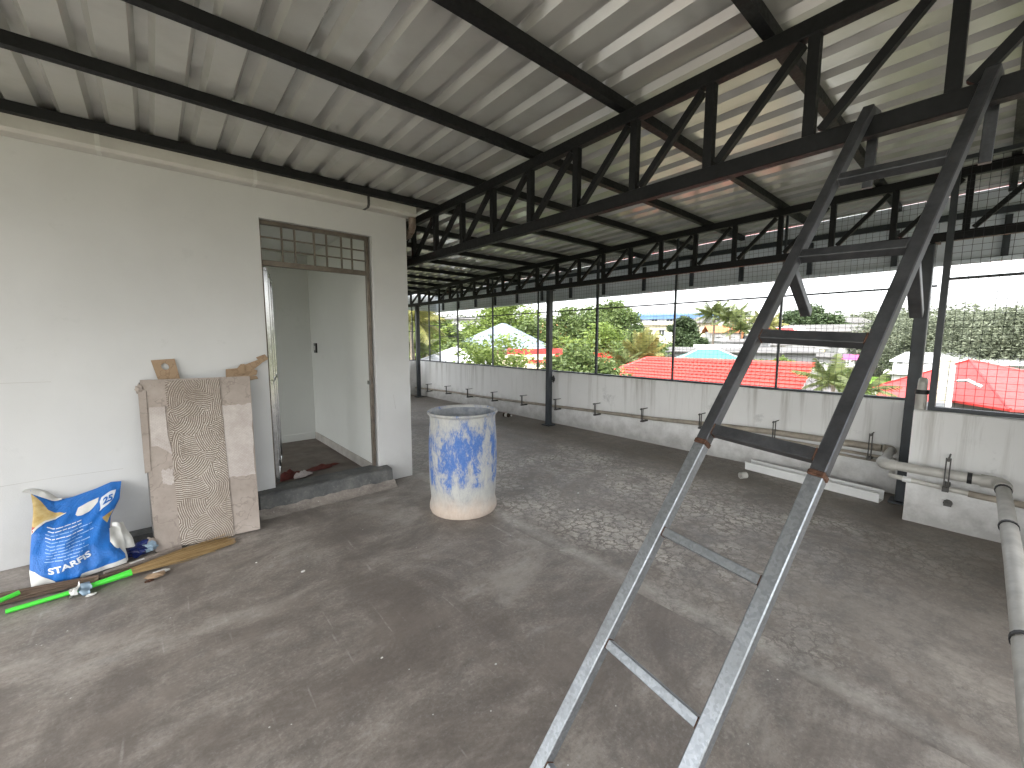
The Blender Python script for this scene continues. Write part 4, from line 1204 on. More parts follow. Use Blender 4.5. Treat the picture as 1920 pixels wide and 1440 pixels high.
for i in range(14):
    x = rng.uniform(.3, 4.6); y = rng.uniform(.5, 4.5 if x > 2.2 else 3.2)
    s = rng.uniform(.004, .009)
    o = crumple((x, y, s * .3), s, M['bagwhite'], 'plaster_chip', None, 90 + i, (1.3, .9, .5))
    props(o, 'tiny white plaster chip lying on the cracked slab past the floor joint' if x > XJ else 'tiny white plaster chip lying on the smooth slab before the white room', 'chip', 'plaster chips on the cracked slab' if x > XJ else 'plaster chips on the smooth slab')

# ================================================================== OUTSIDE
def gz(x, y):
    D = math.hypot(x, y)
    return float(np.interp(D, [0, 40, 60, 85, 115, 160, 240, 330, 2500], [-5.5, -5.2, -4.4, -2.8, .5, 3.0, 6.5, 8.5, 8.0]))
b = MB(); rad = [0, 6, 12, 20, 30, 40, 50, 60, 72, 85, 100, 115, 135, 160, 200, 240, 330, 600, 1200, 2600]; NA = 72; vs = [(0, 0, gz(0, 0))]; fs = []
for r_ in rad[1:]:
    for k in range(NA):
        t = 2 * math.pi * k / NA
        vs.append((r_ * math.cos(t), r_ * math.sin(t), gz(r_ * math.cos(t), r_ * math.sin(t))))
for k in range(NA): fs.append((0, 1 + k, 1 + (k + 1) % NA))
for j in range(len(rad) - 2):
    for k in range(NA):
        fs.append((1 + j * NA + k, 1 + (j + 1) * NA + k, 1 + (j + 1) * NA + (k + 1) % NA, 1 + j * NA + (k + 1) % NA))
g_ = b.add(vs, fs).build('ground', M['ground'], smooth=True); g_['kind'] = 'structure'

# ---- foliage
def leaf_quads(rng, centers, spread, n, size, flat=.5):
    C_ = np.asarray(centers); idx = rng.integers(0, len(C_), n)
    p = C_[idx] + np.clip(rng.normal(size=(n, 3)), -1.7, 1.7) * np.asarray(spread)[idx][:, None] * np.array([1, 1, .75])
    a = rng.normal(size=(n, 3)); a[:, 2] *= flat; a /= np.linalg.norm(a, axis=1)[:, None]
    c = rng.normal(size=(n, 3)); c -= (c * a).sum(1)[:, None] * a; c /= np.linalg.norm(c, axis=1)[:, None]
    L = size * rng.uniform(.6, 1.3, n)[:, None]; Wd = L * .42
    V = np.stack([p - a * L, p + c * Wd - a * L * .1, p + a * L, p - c * Wd - a * L * .1], 1).reshape(-1, 3)
    F = np.arange(4 * n).reshape(n, 4)
    return V, F
def tree(pos, top, rx, label, mat, n=4000, leaf=.16, clumps=40, seed=1, base=None, group='trees beyond the parapet', ry=None, name='tree', low=.25):
    """pos (x,y); crown from low share of its height to top z; rx crown radius"""
    rng = np.random.default_rng(seed)
    x, y = pos; zg = gz(x, y) if base is None else base
    ry = ry or rx
    t = thing(name, label, 'tree', (x, y, zg), group)
    hgt = top - zg
    cz0 = zg + hgt * low
    cen, spr = [], []
    while len(cen) < clumps:
        q = rng.uniform(-1, 1, 3)
        d = np.linalg.norm(q)
        if d > 1 or d < .35: continue
        zz = (q[2] + 1) / 2
        taper = 1 - .35 * max(0, zz - .5)
        cen.append((x + q[0] * rx * taper * .85, y + q[1] * ry * taper * .85, cz0 + zz * (top - cz0) * .93)); spr.append(rx * rng.uniform(.09, .19))
    V, F = leaf_quads(rng, cen, spr, int(n * 1.5), leaf * 1.1)
    npmesh('crown', V, F, mat, t)
    tb = MB(); mid = Vector((x + rng.normal() * .2, y + rng.normal() * .2, zg + hgt * (low + .25)))
    r0 = max(.08, hgt * .022)
    tb.tube([(x, y, zg - .2), ((x + mid.x) / 2, (y + mid.y) / 2, (zg + mid.z) / 2), mid], [r0 * 1.3, r0, r0 * .7], 8)
    for c in cen[:10]:
        c = Vector(c); m_ = mid.lerp(c, .5) + Vector((0, 0, -.1))
        st_ = Vector((x, y, zg)).lerp(mid, .75)
        tb.tube([st_, m_, c], [r0 * .5, r0 * .3, r0 * .12], 5)
    tb.build('trunk', M['bark'], t, smooth=True)
    return t
FR = {}
def frond_mesh(L, key, droop, mat):
    """one pinnate frond along +X, drooping"""
    if key in FR: return FR[key]
    rng = np.random.default_rng(len(key) * 7); V, F = [], []
    pts = [np.array([L * t * (1 - .12 * droop * t), 0, L * (.30 * t - droop * t * t)]) for t in np.linspace(0, 1, 9)]
    for i in range(8):
        b0 = len(V); w_ = .022 * L / 3 * (1 - i / 9)
        for p in (pts[i], pts[i + 1]):
            V += [p + [0, -w_, 0], p + [0, w_, 0]]
        F.append((b0, b0 + 1, b0 + 3, b0 + 2))
    for i in range(44):
        t = .10 + .9 * i / 44
        j = min(7, int(t * 8)); f = t * 8 - j
        p = pts[j] * (1 - f) + pts[j + 1] * f
        d = pts[j + 1] - pts[j]; d /= np.linalg.norm(d)
        ll = L * .30 * math.sin(math.pi * (.12 + .84 * t)) ** .7
        for sgn in (-1, 1):
            o_ = np.array([0, sgn, 0]) * .80 + d * .55 + np.array([0, 0, -.42 + rng.normal() * .12]); o_ /= np.linalg.norm(o_)
            b0 = len(V); w_ = d * L * .011
            V += [p - w_, p + w_, p + o_ * ll * .6 + w_ * .9 + [0, 0, -.01], p + o_ * ll + [0, 0, -ll * .12]]
            F.append((b0, b0 + 1, b0 + 2, b0 + 3))
    o = npmesh('frond', V, F, mat); me = o.data; bpy.data.objects.remove(o)
    FR[key] = me
    return me
def palm(pos, ztop_, L, label, seed, n=16, base=None, mat='palm', lean=(0, 0), group='palms beyond the parapet', upright=0):
    rng = random.Random(seed); x, y = pos; zg = gz(x, y) if base is None else base
    t = thing('palm_tree', label, 'palm tree', (x, y, zg), group)
    topv = Vector((lean[0], lean[1], ztop_ - zg))
    tb = MB(); r0 = .05 * L
    tb.tube([(0, 0, -.2), topv * .5 + Vector((lean[0] * -.15, lean[1] * -.15, 0)), topv], [r0 * 1.4, r0, r0 * .8], 9)
    tb.build('trunk', M['palmbark'], t, smooth=True, local=True)
    for k in range(n):
        a = 2 * math.pi * (k * .382 + rng.random() * .06)
        tier = k / n
        droop = (.18 + .5 * tier) * (1 - upright * .5)
        key = '%s%d%.1f' % (mat, int(droop * 4), L)
        me = frond_mesh(L, key, .15 + int(droop * 4) / 4 * .8, M[mat])
        o = bpy.data.objects.new('frond', me); COL.objects.link(o); o.parent = t
        o.location = topv; o.rotation_euler = (rng.uniform(-.15, .15), -(.85 - 1.1 * tier + upright * .35), a)
        s_ = rng.uniform(.8, 1.1); o.scale = (s_, s_, s_)
    return t
def xy(px, D):
    p = at(px, 640, D); return (p.x, p.y)
def zat(px, py, D): return at(px, py, D).z

# ---- buildings
WIN = {}
def building(px, D, w_, d_, ztop_, label, wall, floors=2, cols=3, roof='flat', rmat=None, yaw=0, z0=None, group='houses of the town', trim=None, wpx=None, ww=1.1, wh=1.2, name='house', pitch=.45, z1st=None, fh=3.0):
    x, y = xy(px, D)
    az = math.atan2(x, y)
    zg = gz(x, y) - .3 if z0 is None else z0
    t = thing(name, label, 'house', (x, y, zg), group, -az + yaw)
    h = ztop_ - zg - (.9 if roof == 'flat' else 0)
    MB().box(-w_ / 2, w_ / 2, 0, d_, 0, h).build('wall', M[wall], t, local=True)
    key = (ww, wh)
    if key not in WIN:
        o = MB().box(-ww / 2, ww / 2, -.03, .05, -wh / 2, wh / 2).build('window', M['glass'])
        f = MB()
        for sx in (-1, 0, 1): f.box(sx * ww / 2 - .045, sx * ww / 2 + .045, -.07, -.031, -wh / 2 - .04, wh / 2 + .04)
        for sz in (-1, 1): f.box(-ww / 2 + .046, ww / 2 - .046, -.068, -.0312, sz * wh / 2 - .04, sz * wh / 2 + .04) if False else f.box(-ww / 2 - .05, ww / 2 + .05, -.075, -.0705, sz * wh / 2 - .04, sz * wh / 2 + .04)
        fo = f.build('frame', M['bwhite']); 
        sh = MB().box(-ww / 2 - .25, ww / 2 + .25, -.45, -.0, wh / 2 + .12, wh / 2 + .2).build('sunshade', M['bwhite'])
        WIN[key] = (o.data, fo.data, sh.data)
        for q in (o, fo, sh): bpy.data.objects.remove(q)
    wm, fm, sm_ = WIN[key]
    for fl_ in range(floors):
        zc = h - 1.65 - fl_ * fh
        if zc < .8: break
        for c in range(cols):
            xc = -w_ / 2 + w_ * (c + .5) / cols
            o = bpy.data.objects.new('window', wm); COL.objects.link(o); o.parent = t; o.location = (xc, 0, zc)
            for nm, me in (('frame', fm), ('sunshade', sm_)):
                q = bpy.data.objects.new(nm, me); COL.objects.link(q); q.parent = o
        MB().box(-w_ / 2 - .06, w_ / 2 + .06, -.12, -.002, zc + 1.25, zc + 1.40).build('ledge', M[trim or wall], t, local=True)
    rm = M[rmat] if rmat else M[wall]
    if roof == 'flat':
        b = MB(); p = .15; q = .5
        b.box(-w_ / 2 - q, w_ / 2 + q, -q, d_ + q, h + .001, h + .16)
        b.build('roof', rm, t, local=True)
        b = MB()
        b.box(-w_ / 2, w_ / 2, 0, p, h + .161, h + .8); b.box(-w_ / 2, -w_ / 2 + p, p, d_, h + .161, h + .8); b.box(w_ / 2 - p, w_ / 2, p, d_, h + .161, h + .8)
        b.build('roof_parapet', M[trim or wall], t, local=True)
    else:
        o_ = .7; X, Y0, Y1 = w_ / 2 + o_, -o_, d_ + o_
        hh = min(X, (Y1 - Y0) / 2) * pitch
        cy = (Y0 + Y1) / 2
        if roof == 'hip':
            rx = max(.02, X - (Y1 - Y0) / 2); ry = max(.02, (Y1 - Y0) / 2 - X)
            ridge = [(-rx, cy, h + hh), (rx, cy, h + hh)] if rx > ry else [(0, cy - ry, h + hh), (0, cy + ry, h + hh)]
            c4 = [(-X, Y0, h - .15), (X, Y0, h - .15), (X, Y1, h - .15), (-X, Y1, h - .15)]
            c5 = [(a, b_, c - .1) for a, b_, c in c4]
            vs = c4 + ridge + c5
            fs = ([(0, 1, 5, 4), (1, 2, 5), (2, 3, 4, 5), (3, 0, 4)] if rx > ry else [(0, 1, 4), (1, 2, 5, 4), (2, 3, 5), (3, 0, 4, 5)]) + [(6, 7, 1, 0), (7, 8, 2, 1), (8, 9, 3, 2), (9, 6, 0, 3), (9, 8, 7, 6)]
            MB().add(vs, fs).build('roof', rm, t, local=True)
        elif roof == 'gable':        # ridge along local x
            vs = [(-X, Y0, h - .15), (X, Y0, h - .15), (X, cy, h + hh), (-X, cy, h + hh), (X, Y1, h - .15), (-X, Y1, h - .15)]
            vs += [(a, b_, c - .12) for a, b_, c in vs]
            MB().add(vs, [(0, 1, 2, 3), (3, 2, 4, 5), (7, 6, 9, 8), (8, 9, 11, 10), (0, 6, 7, 1), (4, 10, 11, 5), (1, 7, 8, 2), (2, 8, 10, 4), (0, 3, 9, 6), (3, 5, 11, 9)]).build('roof', rm, t, local=True)
        elif roof == 'shed':
            vs = [(-X, Y0, h), (X, Y0, h), (X, Y1, h + .12 * d_), (-X, Y1, h + .12 * d_)]
            vs += [(a, b_, c - .12) for a, b_, c in vs]
            MB().add(vs, [(0, 1, 2, 3), (7, 6, 5, 4), (0, 4, 5, 1), (1, 5, 6, 2), (2, 6, 7, 3), (3, 7, 4, 0)]).build('roof', rm, t, local=True)
    return t

# red tiled house next door
rh = thing('red_roof_house', 'low house with a long bright red tiled hip roof beyond the parapet', 'house', (22, 9, gz(22, 9)))
XR_, ZR_, YR0, YR1, PT = 22.0, .36, 5.05, 13.3, .56
def tiled(p0, p1, ridge0, ridge1, rows, name, par, cw=.24):
    """tiled slope: eave p0-p1, ridge ridge0-ridge1, stepped courses with rolls"""
    p0, p1, ridge0, ridge1 = map(Vector, (p0, p1, ridge0, ridge1))
    n = ((p1 - p0).cross(ridge0 - p0) if (ridge0 - p0).length > .1 else (p1 - p0).cross(ridge1 - p0)).normalized()
    if n.z < 0: n = -n
    b = MB(); dl = (p1 - p0).normalized()
    for r_ in range(rows):
        t0, t1 = r_ / rows, (r_ + 1) / rows + .004
        a0, a1 = p0.lerp(ridge0, t0), p1.lerp(ridge1, t0); c0, c1 = p0.lerp(ridge0, t1), p1.lerp(ridge1, t1)
        L = (a1 - a0).length
        m = max(2, int(L / (cw / 4)))
        vs = []
        for i in range(m + 1):
            u = i / m
            q = a0.lerp(a1, u); s_ = (q - p0).dot(dl)
            wv = .028 * abs(math.sin(math.pi * s_ / cw))
            vs += [q + n * -.02, q + n * (.040 + wv), c0.lerp(c1, u) + n * (.005 + wv * .6)]
        fs = []
        for i in range(m):
            for k in (0, 1): fs.append((i * 3 + k, i * 3 + k + 1, (i + 1) * 3 + k + 1, (i + 1) * 3 + k))
        b.add(vs, fs)
    return b.build(name, M['redtile'], par)
e = 4.2
ridgeL, ridgeR = (XR_, YR1, ZR_), (XR_, YR0, ZR_)
tiled((XR_ - e, YR1 + e, ZR_ - PT * e), (XR_ - e, YR0 - .0, ZR_ - PT * e), ridgeL, ridgeR, 17, 'roof_slope', rh)
tiled((XR_ + e, YR1 + e, ZR_ - PT * e), (XR_ - e, YR1 + e, ZR_ - PT * e), ridgeL, ridgeL, 17, 'roof_hip', rh)
MB().add([(XR_ + e, YR1 + e, ZR_ - PT * e), (XR_ + e, YR0, ZR_ - PT * e), ridgeR, ridgeL], [(0, 1, 2, 3)]).build('rear_slope', M['redtile'], rh)
MB().tube([ridgeL, ridgeR], .10, 8).build('ridge_cap', M['redtile'], rh, smooth=True)
MB().tube([ridgeL, (XR_ - e, YR1 + e, ZR_ - PT * e + .03)], .09, 8).build('hip_cap', M['redtile'], rh, smooth=True)
MB().box(XR_ - e + .6, XR_ + e - .6, YR0 + .15, YR1 + e - .7, gz(22, 9), ZR_ - PT * e + .05).build('wall', M['bcream'], rh)
MB().add([(XR_ - e, YR0 + .05, ZR_ - PT * e - .1), (XR_ + e, YR0 + .05, ZR_ - PT * e - .1), (XR_, YR0 + .05, ZR_ - .08)], [(0, 1, 2)]).build('gable_wall', M['bwhite'], rh)
# shingled side roof stepping down from the gable
vs = [(XR_ - e, YR0 - .02, ZR_ - PT * e - .25), (XR_ - .2, YR0 - .02, ZR_ - .25), (XR_ - .6, YR0 - 1.6, ZR_ - 1.6), (XR_ - e, YR0 - 1.7, ZR_ - PT * e - 1.0)]
for i in range(6):
    f0, f1 = i / 6, (i + 1.08) / 6
    A, B_, C_, D_ = map(Vector, vs)
    MB().add([A.lerp(B_, f0) + Vector((0, 0, .06)), D_.lerp(C_, f0) + Vector((0, 0, .06)), D_.lerp(C_, f1) + Vector((0, 0, .0)), A.lerp(B_, f1) + Vector((0, 0, .0)), A.lerp(B_, f0), D_.lerp(C_, f0)], [(0, 1, 2, 3), (4, 5, 1, 0)]).build('shingle_course', M['darkshingle'], rh)
MB().box(XR_ - e - .1, XR_ - e + 1.2, YR0 - 1.9, YR0 - .1, gz(22, 9), ZR_ - PT * e - 1.1).build('annex_wall', M['bwhite'], rh)

# red sheet hip roof beside the stepped parapet
rr = thing('red_roof_house', 'house with a smooth red sheet pyramid roof seen through the near mesh', 'house', (28, 0, gz(28, 0)))
zE = -1.05
apex = Vector((28, .62, .55)); cs = [Vector((23.4, -.6, zE)), Vector((29.6, 4.2, zE - .1)), Vector((34, 1.5, zE)), Vector((26.5, -5.6, zE))]
for i in range(4):
    a, c = cs[i], cs[(i + 1) % 4]
    b = MB(); nn = 14; vs = []; fs = []
    for k in range(nn + 1):
        p = a.lerp(c, k / nn)
        vs += [p + Vector((0, 0, -.09)), p, p.lerp(apex, .995)]
    nrm_ = (c - a).cross(apex - a).normalized()
    if nrm_.z < 0: nrm_ = -nrm_
    for k in range(nn):
        fs += [(k * 3, k * 3 + 3, k * 3 + 4, k * 3 + 1), (k * 3 + 1, k * 3 + 4, k * 3 + 5, k * 3 + 2)]
    b.add(vs, fs).build('roof_slope', M['redsheet'], rr)
    MB().tube([c, apex], .05, 6).build('hip_cap', M['redsheet'], rr)
MB().box(25.6, 31, -2.6, 2.4, gz(28, 0), zE - .15).build('wall', M['bgrey'], rr)
MB().box(22.9, 23.1, -6, .2, gz(28, 0), zE - .75).build('porch_wall', M['bcream'], rr)
for y in (2.3, 3.6):
    MB().box(26.9, 27.05, y, y + .15, gz(28, 0), zE + .1).build('porch_post', M['bwhite'], rr)
MB().extr([(apex.x - 4.2 + .0, zE - .05), (apex.x - 2.5, zE + .48), (apex.x - 2.5, zE + .40), (apex.x - 4.2, zE - .13)], 'y', .9, 3.2).build('porch_roof', M['redsheet'], rr)
# mossy boundary pillar close by
pl = thing('boundary_pillar', 'mossy cream concrete pillar just outside the near mesh', 'pillar', (9.05, .47, -5.4))
MB().box(9.0, 9.2, .36, .545, -5.5, 1.19).build('shaft', M['pillar'], pl, bevel=.01)
MB().box(8.985, 8.999, .335, .40, -5.5, 1.10).build('white_strip', M['bwhite'], pl)
MB().tube([(9.05, .30, .86), (8.98, .20, .88), (8.95, .06, .80)], .025, 6).build('bent_rod', M['bwhite'], pl)

# teal pyramid roof
td = at(1322, 655, 44)
te = thing('teal_roof_house', 'house with a pale teal pyramid sheet roof behind the red tiled roof', 'house', (td.x, td.y, gz(td.x, td.y)))
ap = Vector((td.x, td.y, td.z)); dirv = Vector((td.x, td.y, 0)).normalized(); sd_ = Vector((dirv.y, -dirv.x, 0))
cs = [ap + dirv * -5.5 + sd_ * -4.4 + Vector((0, 0, -2.0)), ap + dirv * -4.3 + sd_ * 5.8 + Vector((0, 0, -2.0)), ap + dirv * 5 + sd_ * 5 + Vector((0, 0, -2.0)), ap + dirv * 4.5 + sd_ * -5.6 + Vector((0, 0, -2.0))]
ap2 = ap + sd_ * 1.2
ap1 = ap - sd_ * .6
MB().add([cs[0], cs[1], ap2, ap1], [(0, 1, 2, 3)]).build('roof_slope', M['teal'], te)
MB().add([cs[1], cs[2], ap2], [(0, 1, 2)]).build('roof_slope', M['teal'], te)
MB().add([cs[2], cs[3], ap1, ap2], [(0, 1, 2, 3)]).build('roof_slope', M['teal'], te)
MB().add([cs[3], cs[0], ap1], [(0, 1, 2)]).build('roof_slope', M['teal'], te)
for q, a_ in ((cs[0], ap1), (cs[1], ap2), (ap1, ap2)):
    MB().tube([q, a_], .07, 6).build('ridge_cap', M['whitesheet'], te)
for q in cs: MB().box(q.x * .97 + ap.x * .03 - .15, q.x * .97 + ap.x * .03 + .15, q.y * .97 + ap.y * .03 - .15, q.y * .97 + ap.y * .03 + .15, gz(td.x, td.y), q.z + .02).build('post', M['bgrey'], te)
# blue grey hip roof
building(925, 30, 5.4, 7, .95, 'house with a pale blue grey pyramid tile roof behind the thin tree', 'bcream', 1, 2, 'hip', 'bluegreyroof', yaw=-.25, pitch=.52)
# white sloping sheet roof at the far corner
ws = thing('white_shed', 'white ribbed sheet lean-to roof sloping beside the far corner', 'shed', (8.3, 15, gz(8, 15)))
A, B_ = at(786, 676, 15.5), at(857, 650, 17.0)
C_ = B_ + Vector((2.2, -3.2, -1.6)); D_ = A + Vector((2.0, -3.0, -1.9))
for k in range(12):
    f0, f1 = k / 12, (k + .93) / 12
    MB().add([A.lerp(B_, f0), A.lerp(B_, f1), D_.lerp(C_, f1), D_.lerp(C_, f0), A.lerp(B_, f0) + Vector((0, 0, -.05)), A.lerp(B_, f1) + Vector((0, 0, -.05)), D_.lerp(C_, f1) + Vector((0, 0, -.05)), D_.lerp(C_, f0) + Vector((0, 0, -.05))], [(0, 1, 2, 3), (7, 6, 5, 4), (0, 4, 5, 1), (1, 5, 6, 2), (2, 6, 7, 3), (3, 7, 4, 0)]).build('roof_sheet', M['whitesheet'], ws)
MB().tube([A, B_], .04, 6).build('ridge_cap', M['whitesheet'], ws)
cx_, cy_ = (A.x + C_.x) / 2, (A.y + C_.y) / 2
MB().box(cx_ - 1, cx_ + 1, cy_ - 1.2, cy_ + 1.2, gz(8, 15), min(C_.z, D_.z) + .3).build('wall', M['bwhite'], ws)

# cream house with red edged terrace below the thin tree
building(925, 24, 7.5, 5, zat(925, 662, 24), 'cream flat roofed house under the thin leafy tree', 'bcream', 1, 3, 'flat', 'bcream', yaw=.2)
building(1005, 25, 3.2, 4, zat(1005, 651, 25), 'white house with a red edged flat roof behind the middle column', 'bwhite', 1, 1, 'flat', 'redsheet', yaw=.1, trim='redsheet')
building(1050, 52, 5, 5, zat(1050, 628, 52), 'house with a faded orange gable roof behind the leafy trees', 'bcream', 1, 2, 'gable', 'borange', yaw=.3)
building(1030, 90, 9, 6, zat(1030, 602, 90), 'cream house with dark openings above the trees', 'bcream', 2, 2, 'flat', yaw=.2)
building(880, 75, 8, 6, zat(880, 598, 75), 'white house with a grey sheet porch above the blue grey roof', 'bwhite', 2, 3, 'shed', 'asb', yaw=-.1)
building(1158, 36, 2.6, 3, zat(1158, 676, 36), 'small white house with a red gable roof beside the palm', 'bwhite', 1, 1, 'gable', 'redsheet', yaw=.3)
building(1108, 40, 1.1, 1.2, zat(1108, 640, 40), 'small grey roof hut with a white edge behind the round shrub', 'bgrey', 0, 1, 'flat', 'bwhite', name='roof_hut')
# the hillside town
t_ = building(1268, 125, 24, 10, zat(1268, 590, 125), 'long white hilltop building with a blue roof band', 'bwhite', 2, 6, 'shed', 'bblue', trim='bblue', yaw=.1, ww=1.6)
MB().box(-12.5, 12.5, -.8, 1, t_ and (zat(1268, 590, 125) - t_.location.z) - 1.2, (zat(1268, 590, 125) - t_.location.z) - .1).build('blue_band', M['bblue'], t_, local=True)
building(1240, 98, 8, 6, zat(1240, 602, 98), 'cream three storey house below the blue roofed building', 'bcream', 3, 3, 'flat', yaw=.15)
building(1398, 112, 11, 8, zat(1398, 590, 112), 'white apartment block with an orange stair panel', 'bwhite', 3, 4, 'flat', yaw=-.05)
t_ = building(1382, 110.5, 2.6, 1.2, zat(1382, 599, 110.5), 'orange painted stair tower beside the white apartment block', 'borange', 0, 1, 'flat', name='stair_tower')
building(1345, 95, 7, 5, zat(1345, 632, 95), 'white low house between the coconut palms', 'bwhite', 1, 3, 'flat')
building(1305, 82, 3.4, 3, zat(1305, 633, 82), 'house front with teal panels under the dark tree', 'bteal', 1, 1, 'flat', 'bwhite')
building(1348, 70, 7, 4, zat(1348, 645, 70), 'long white single storey house with small openings', 'bwhite', 1, 4, 'flat', ww=.7, wh=.8)
building(1395, 72, 5, 4, zat(1395, 641, 72), 'white house with a sloping grey sheet roof behind the ladder rail', 'bwhite', 1, 2, 'shed', 'asb', yaw=-.3)
building(1330, 60, 15, 4, zat(1330, 659, 60), 'long dark weathered roof shed behind the teal roof', 'bgrey', 0, 1, 'shed', 'asb')
building(1455, 66, 9, 5, zat(1455, 660, 66), 'dark weathered shed roof beside the ladder', 'bgrey', 0, 1, 'shed', 'asb', yaw=.1)
building(1474, 100, 6, 5, zat(1474, 612, 100), 'pale blue white house left of the large dark tree', 'bwhite', 2, 2, 'flat', 'bwhite')
building(1500, 92, 4.5, 5, zat(1500, 632, 92), 'house with a small red hip roof on the hillside', 'bwhite', 1, 2, 'hip', 'redsheet', yaw=.3)
building(1560, 118, 17, 7, zat(1560, 620, 118), 'large white house with a wide grey gable roof on the hillside', 'bwhite', 2, 5, 'gable', 'asb', pitch=.35, yaw=.15)
building(1545, 88, 14, 5, zat(1545, 634, 88), 'long white building with a row of dark windows', 'bwhite', 2, 7, 'flat', ww=.8, yaw=.05)
building(1645, 96, 7, 5, zat(1645, 632, 96), 'house with a faded red roof next to the grey green trees', 'bpink', 1, 2, 'hip', 'redsheet', pitch=.5)
building(1535, 74, 6.5, 4, zat(1530, 668, 74), 'white compound building with a dark doorway', 'bwhite', 1, 3, 'shed', 'asb')
HL = [(1318, 604, 118, 7, 'bcream', 'hip', 'asb', 'cream hillside house with a dark hip roof beyond the tall palms'), (1432, 596, 135, 9, 'bwhite', 'flat', None, 'white two storey hillside block above the yellowing palm'), (1458, 628, 96, 5, 'bcream', 'gable', 'redsheet', 'small cream house with a red gable beside the pale blue white house'), (1520, 612, 150, 10, 'bwhite', 'flat', None, 'white ridge house behind the large dark tree'), (1590, 605, 140, 8, 'bwhite', 'hip', 'asb', 'white ridge house with a dark hip roof above the long white building'), (1620, 640, 84, 6, 'bwhite', 'gable', 'asb', 'white house with a dark gable at the end of the long white building'), (1290, 612, 135, 8, 'bwhite', 'flat', None, 'white house right under the blue roof band'), (1360, 622, 104, 6, 'bwhite', 'gable', 'borange', 'small white house with an orange gable between the coconut palms'), (1215, 612, 120, 8, 'bwhite', 'flat', None, 'white house showing between the domed tree and the cream house'), (1496, 655, 78, 5, 'bcream', 'flat', None, 'low cream house behind the bright shrub'), (1440, 645, 80, 5, 'bwhite', 'gable', 'asb', 'low white gabled house above the dark shed roof')]
for i, (px, py, D, w_, wall, rf, rm_, lab) in enumerate(HL):
    building(px, D, w_, 5, zat(px, py, D), lab, wall, 2, max(2, int(w_ / 2.4)), rf, rm_, yaw=[.2, -.15, .3, 0, -.25][i % 5], ww=.9, wh=1.0)
aw = at(1605, 670, 71)
pa = thing('pink_awning', 'bright pink awning on poles below the white hillside building', 'awning', (aw.x, aw.y, gz(aw.x, aw.y)))
MB().add([aw + Vector((0, 1.3, .35)), aw + Vector((0, -1.3, .35)), aw + Vector((-1.2, -1.3, -.3)), aw + Vector((-1.2, 1.3, -.3))] , [(0, 1, 2, 3)]).build('canopy', M['bpink'], pa)
for sy in (-1.2, 1.2): MB().box(aw.x - 1.1, aw.x - 1.0, aw.y + sy - .05, aw.y + sy + .05, gz(aw.x, aw.y), aw.z - .25).build('pole', M['bgrey'], pa)
ld_ = building(1718, 45, 2.4, 3, zat(1718, 681, 45), 'white boundary building beside the bright green lawn', 'bwhite', 0, 1, 'flat')
building(1965, 48, 15, 5, zat(1965, 684, 48), 'long white low building behind the red sheet roof', 'bwhite', 0, 1, 'shed', 'whitesheet')
lw = MB(); p = [at(1590, 690, 62), at(1690, 690, 62), at(1690, 700, 44), at(1590, 700, 44)]
lw.add([(q.x, q.y, -2.75 if i < 2 else -3.6) for i, q in enumerate(p)], [(0, 1, 2, 3)])
lo_ = lw.build('lawn', M['lawn']); lo_['kind'] = 'structure'

# ---- trees (pixel columns only tell which way they stand; each has its own distance)
def T(px, py, D, rx, label, mat, n, leaf, seed, **k):
    x, y = xy(px, D)
    return tree((x, y), zat(px, py, D), rx, label, M[mat], n, leaf, seed=seed, **k)
T(1093, 643, 14.5, 1.9, 'round dark green glossy shrub tree right behind the parapet', 'leafmid', 15000, .085, 1, low=.4, clumps=110, base=-4.5)
T(930, 628, 13.5, 2.0, 'thin leafy tree with sparse pale foliage below the blue grey roof', 'leafbright', 4200, .075, 2, low=.55, clumps=46, base=-4.5)
T(985, 668, 12, 1.0, 'low leafy shrub beside the middle column', 'leafbright', 2500, .07, 3, low=.3, clumps=30, base=-4)
T(873, 668, 12.5, .55, 'small bright green shrub at the foot of the white sheet roof', 'leafbright', 1800, .07, 4, low=.3, clumps=24, base=-4)
T(945, 552, 44, 5.0, 'large bright green spreading tree behind the blue grey roof', 'leafbright', 9000, .22, 5, clumps=60, low=.2)
T(990, 590, 40, 3.6, 'bushy green tree between the spreading tree and the middle column', 'leafmid', 5000, .2, 6, clumps=44)
T(1075, 562, 46, 4.2, 'tall green tree with an uneven crown beside the middle column', 'leafmid', 7000, .2, 7, clumps=50)
T(1062, 612, 26, 2.0, 'yellow green young tree in front of the tall green tree', 'leafbright', 3600, .13, 8, clumps=36)
T(1146, 553, 52, 4.0, 'tall domed tree with a broken crown above the palms', 'leafmid', 9000, .21, 9, clumps=60)
T(1172, 580, 60, 3.0, 'dark leafy tree beside the blue banded building', 'leafdark', 6000, .24, 10, clumps=48)
T(1128, 600, 38, 3.1, 'mid green tree below the domed tree', 'leafbright', 4500, .17, 11, clumps=44)
T(1190, 615, 34, 3.0, 'light green leafy tree behind the young palm', 'leafmid', 4500, .15, 12, clumps=40)
T(1225, 640, 40, 2.2, 'low bushy tree below the cream house', 'leafmid', 3600, .17, 13, clumps=36)
T(1278, 590, 78, 2.7, 'dark broad tree standing before the blue banded building', 'leafdark', 6500, .27, 14, clumps=50)
T(1304, 620, 74, 2.3, 'dark shaggy tree beside the broad dark one', 'leafdark', 4500, .25, 15, clumps=40)
T(835, 590, 30, 2.6, 'leafy tree behind the far corner column', 'leafmid', 6000, .16, 16, clumps=50)
T(800, 585, 26, 2.2, 'feathery green tree rising at the far corner', 'leafbright', 4500, .14, 17, clumps=44)
T(775, 560, 34, 3.4, 'tall green tree seen past the end parapet', 'leafmid', 5000, .2, 18, clumps=44)
T(845, 628, 22, 1.3, 'bushy tree over the white sheet roof', 'leafmid', 4200, .11, 19, clumps=40)
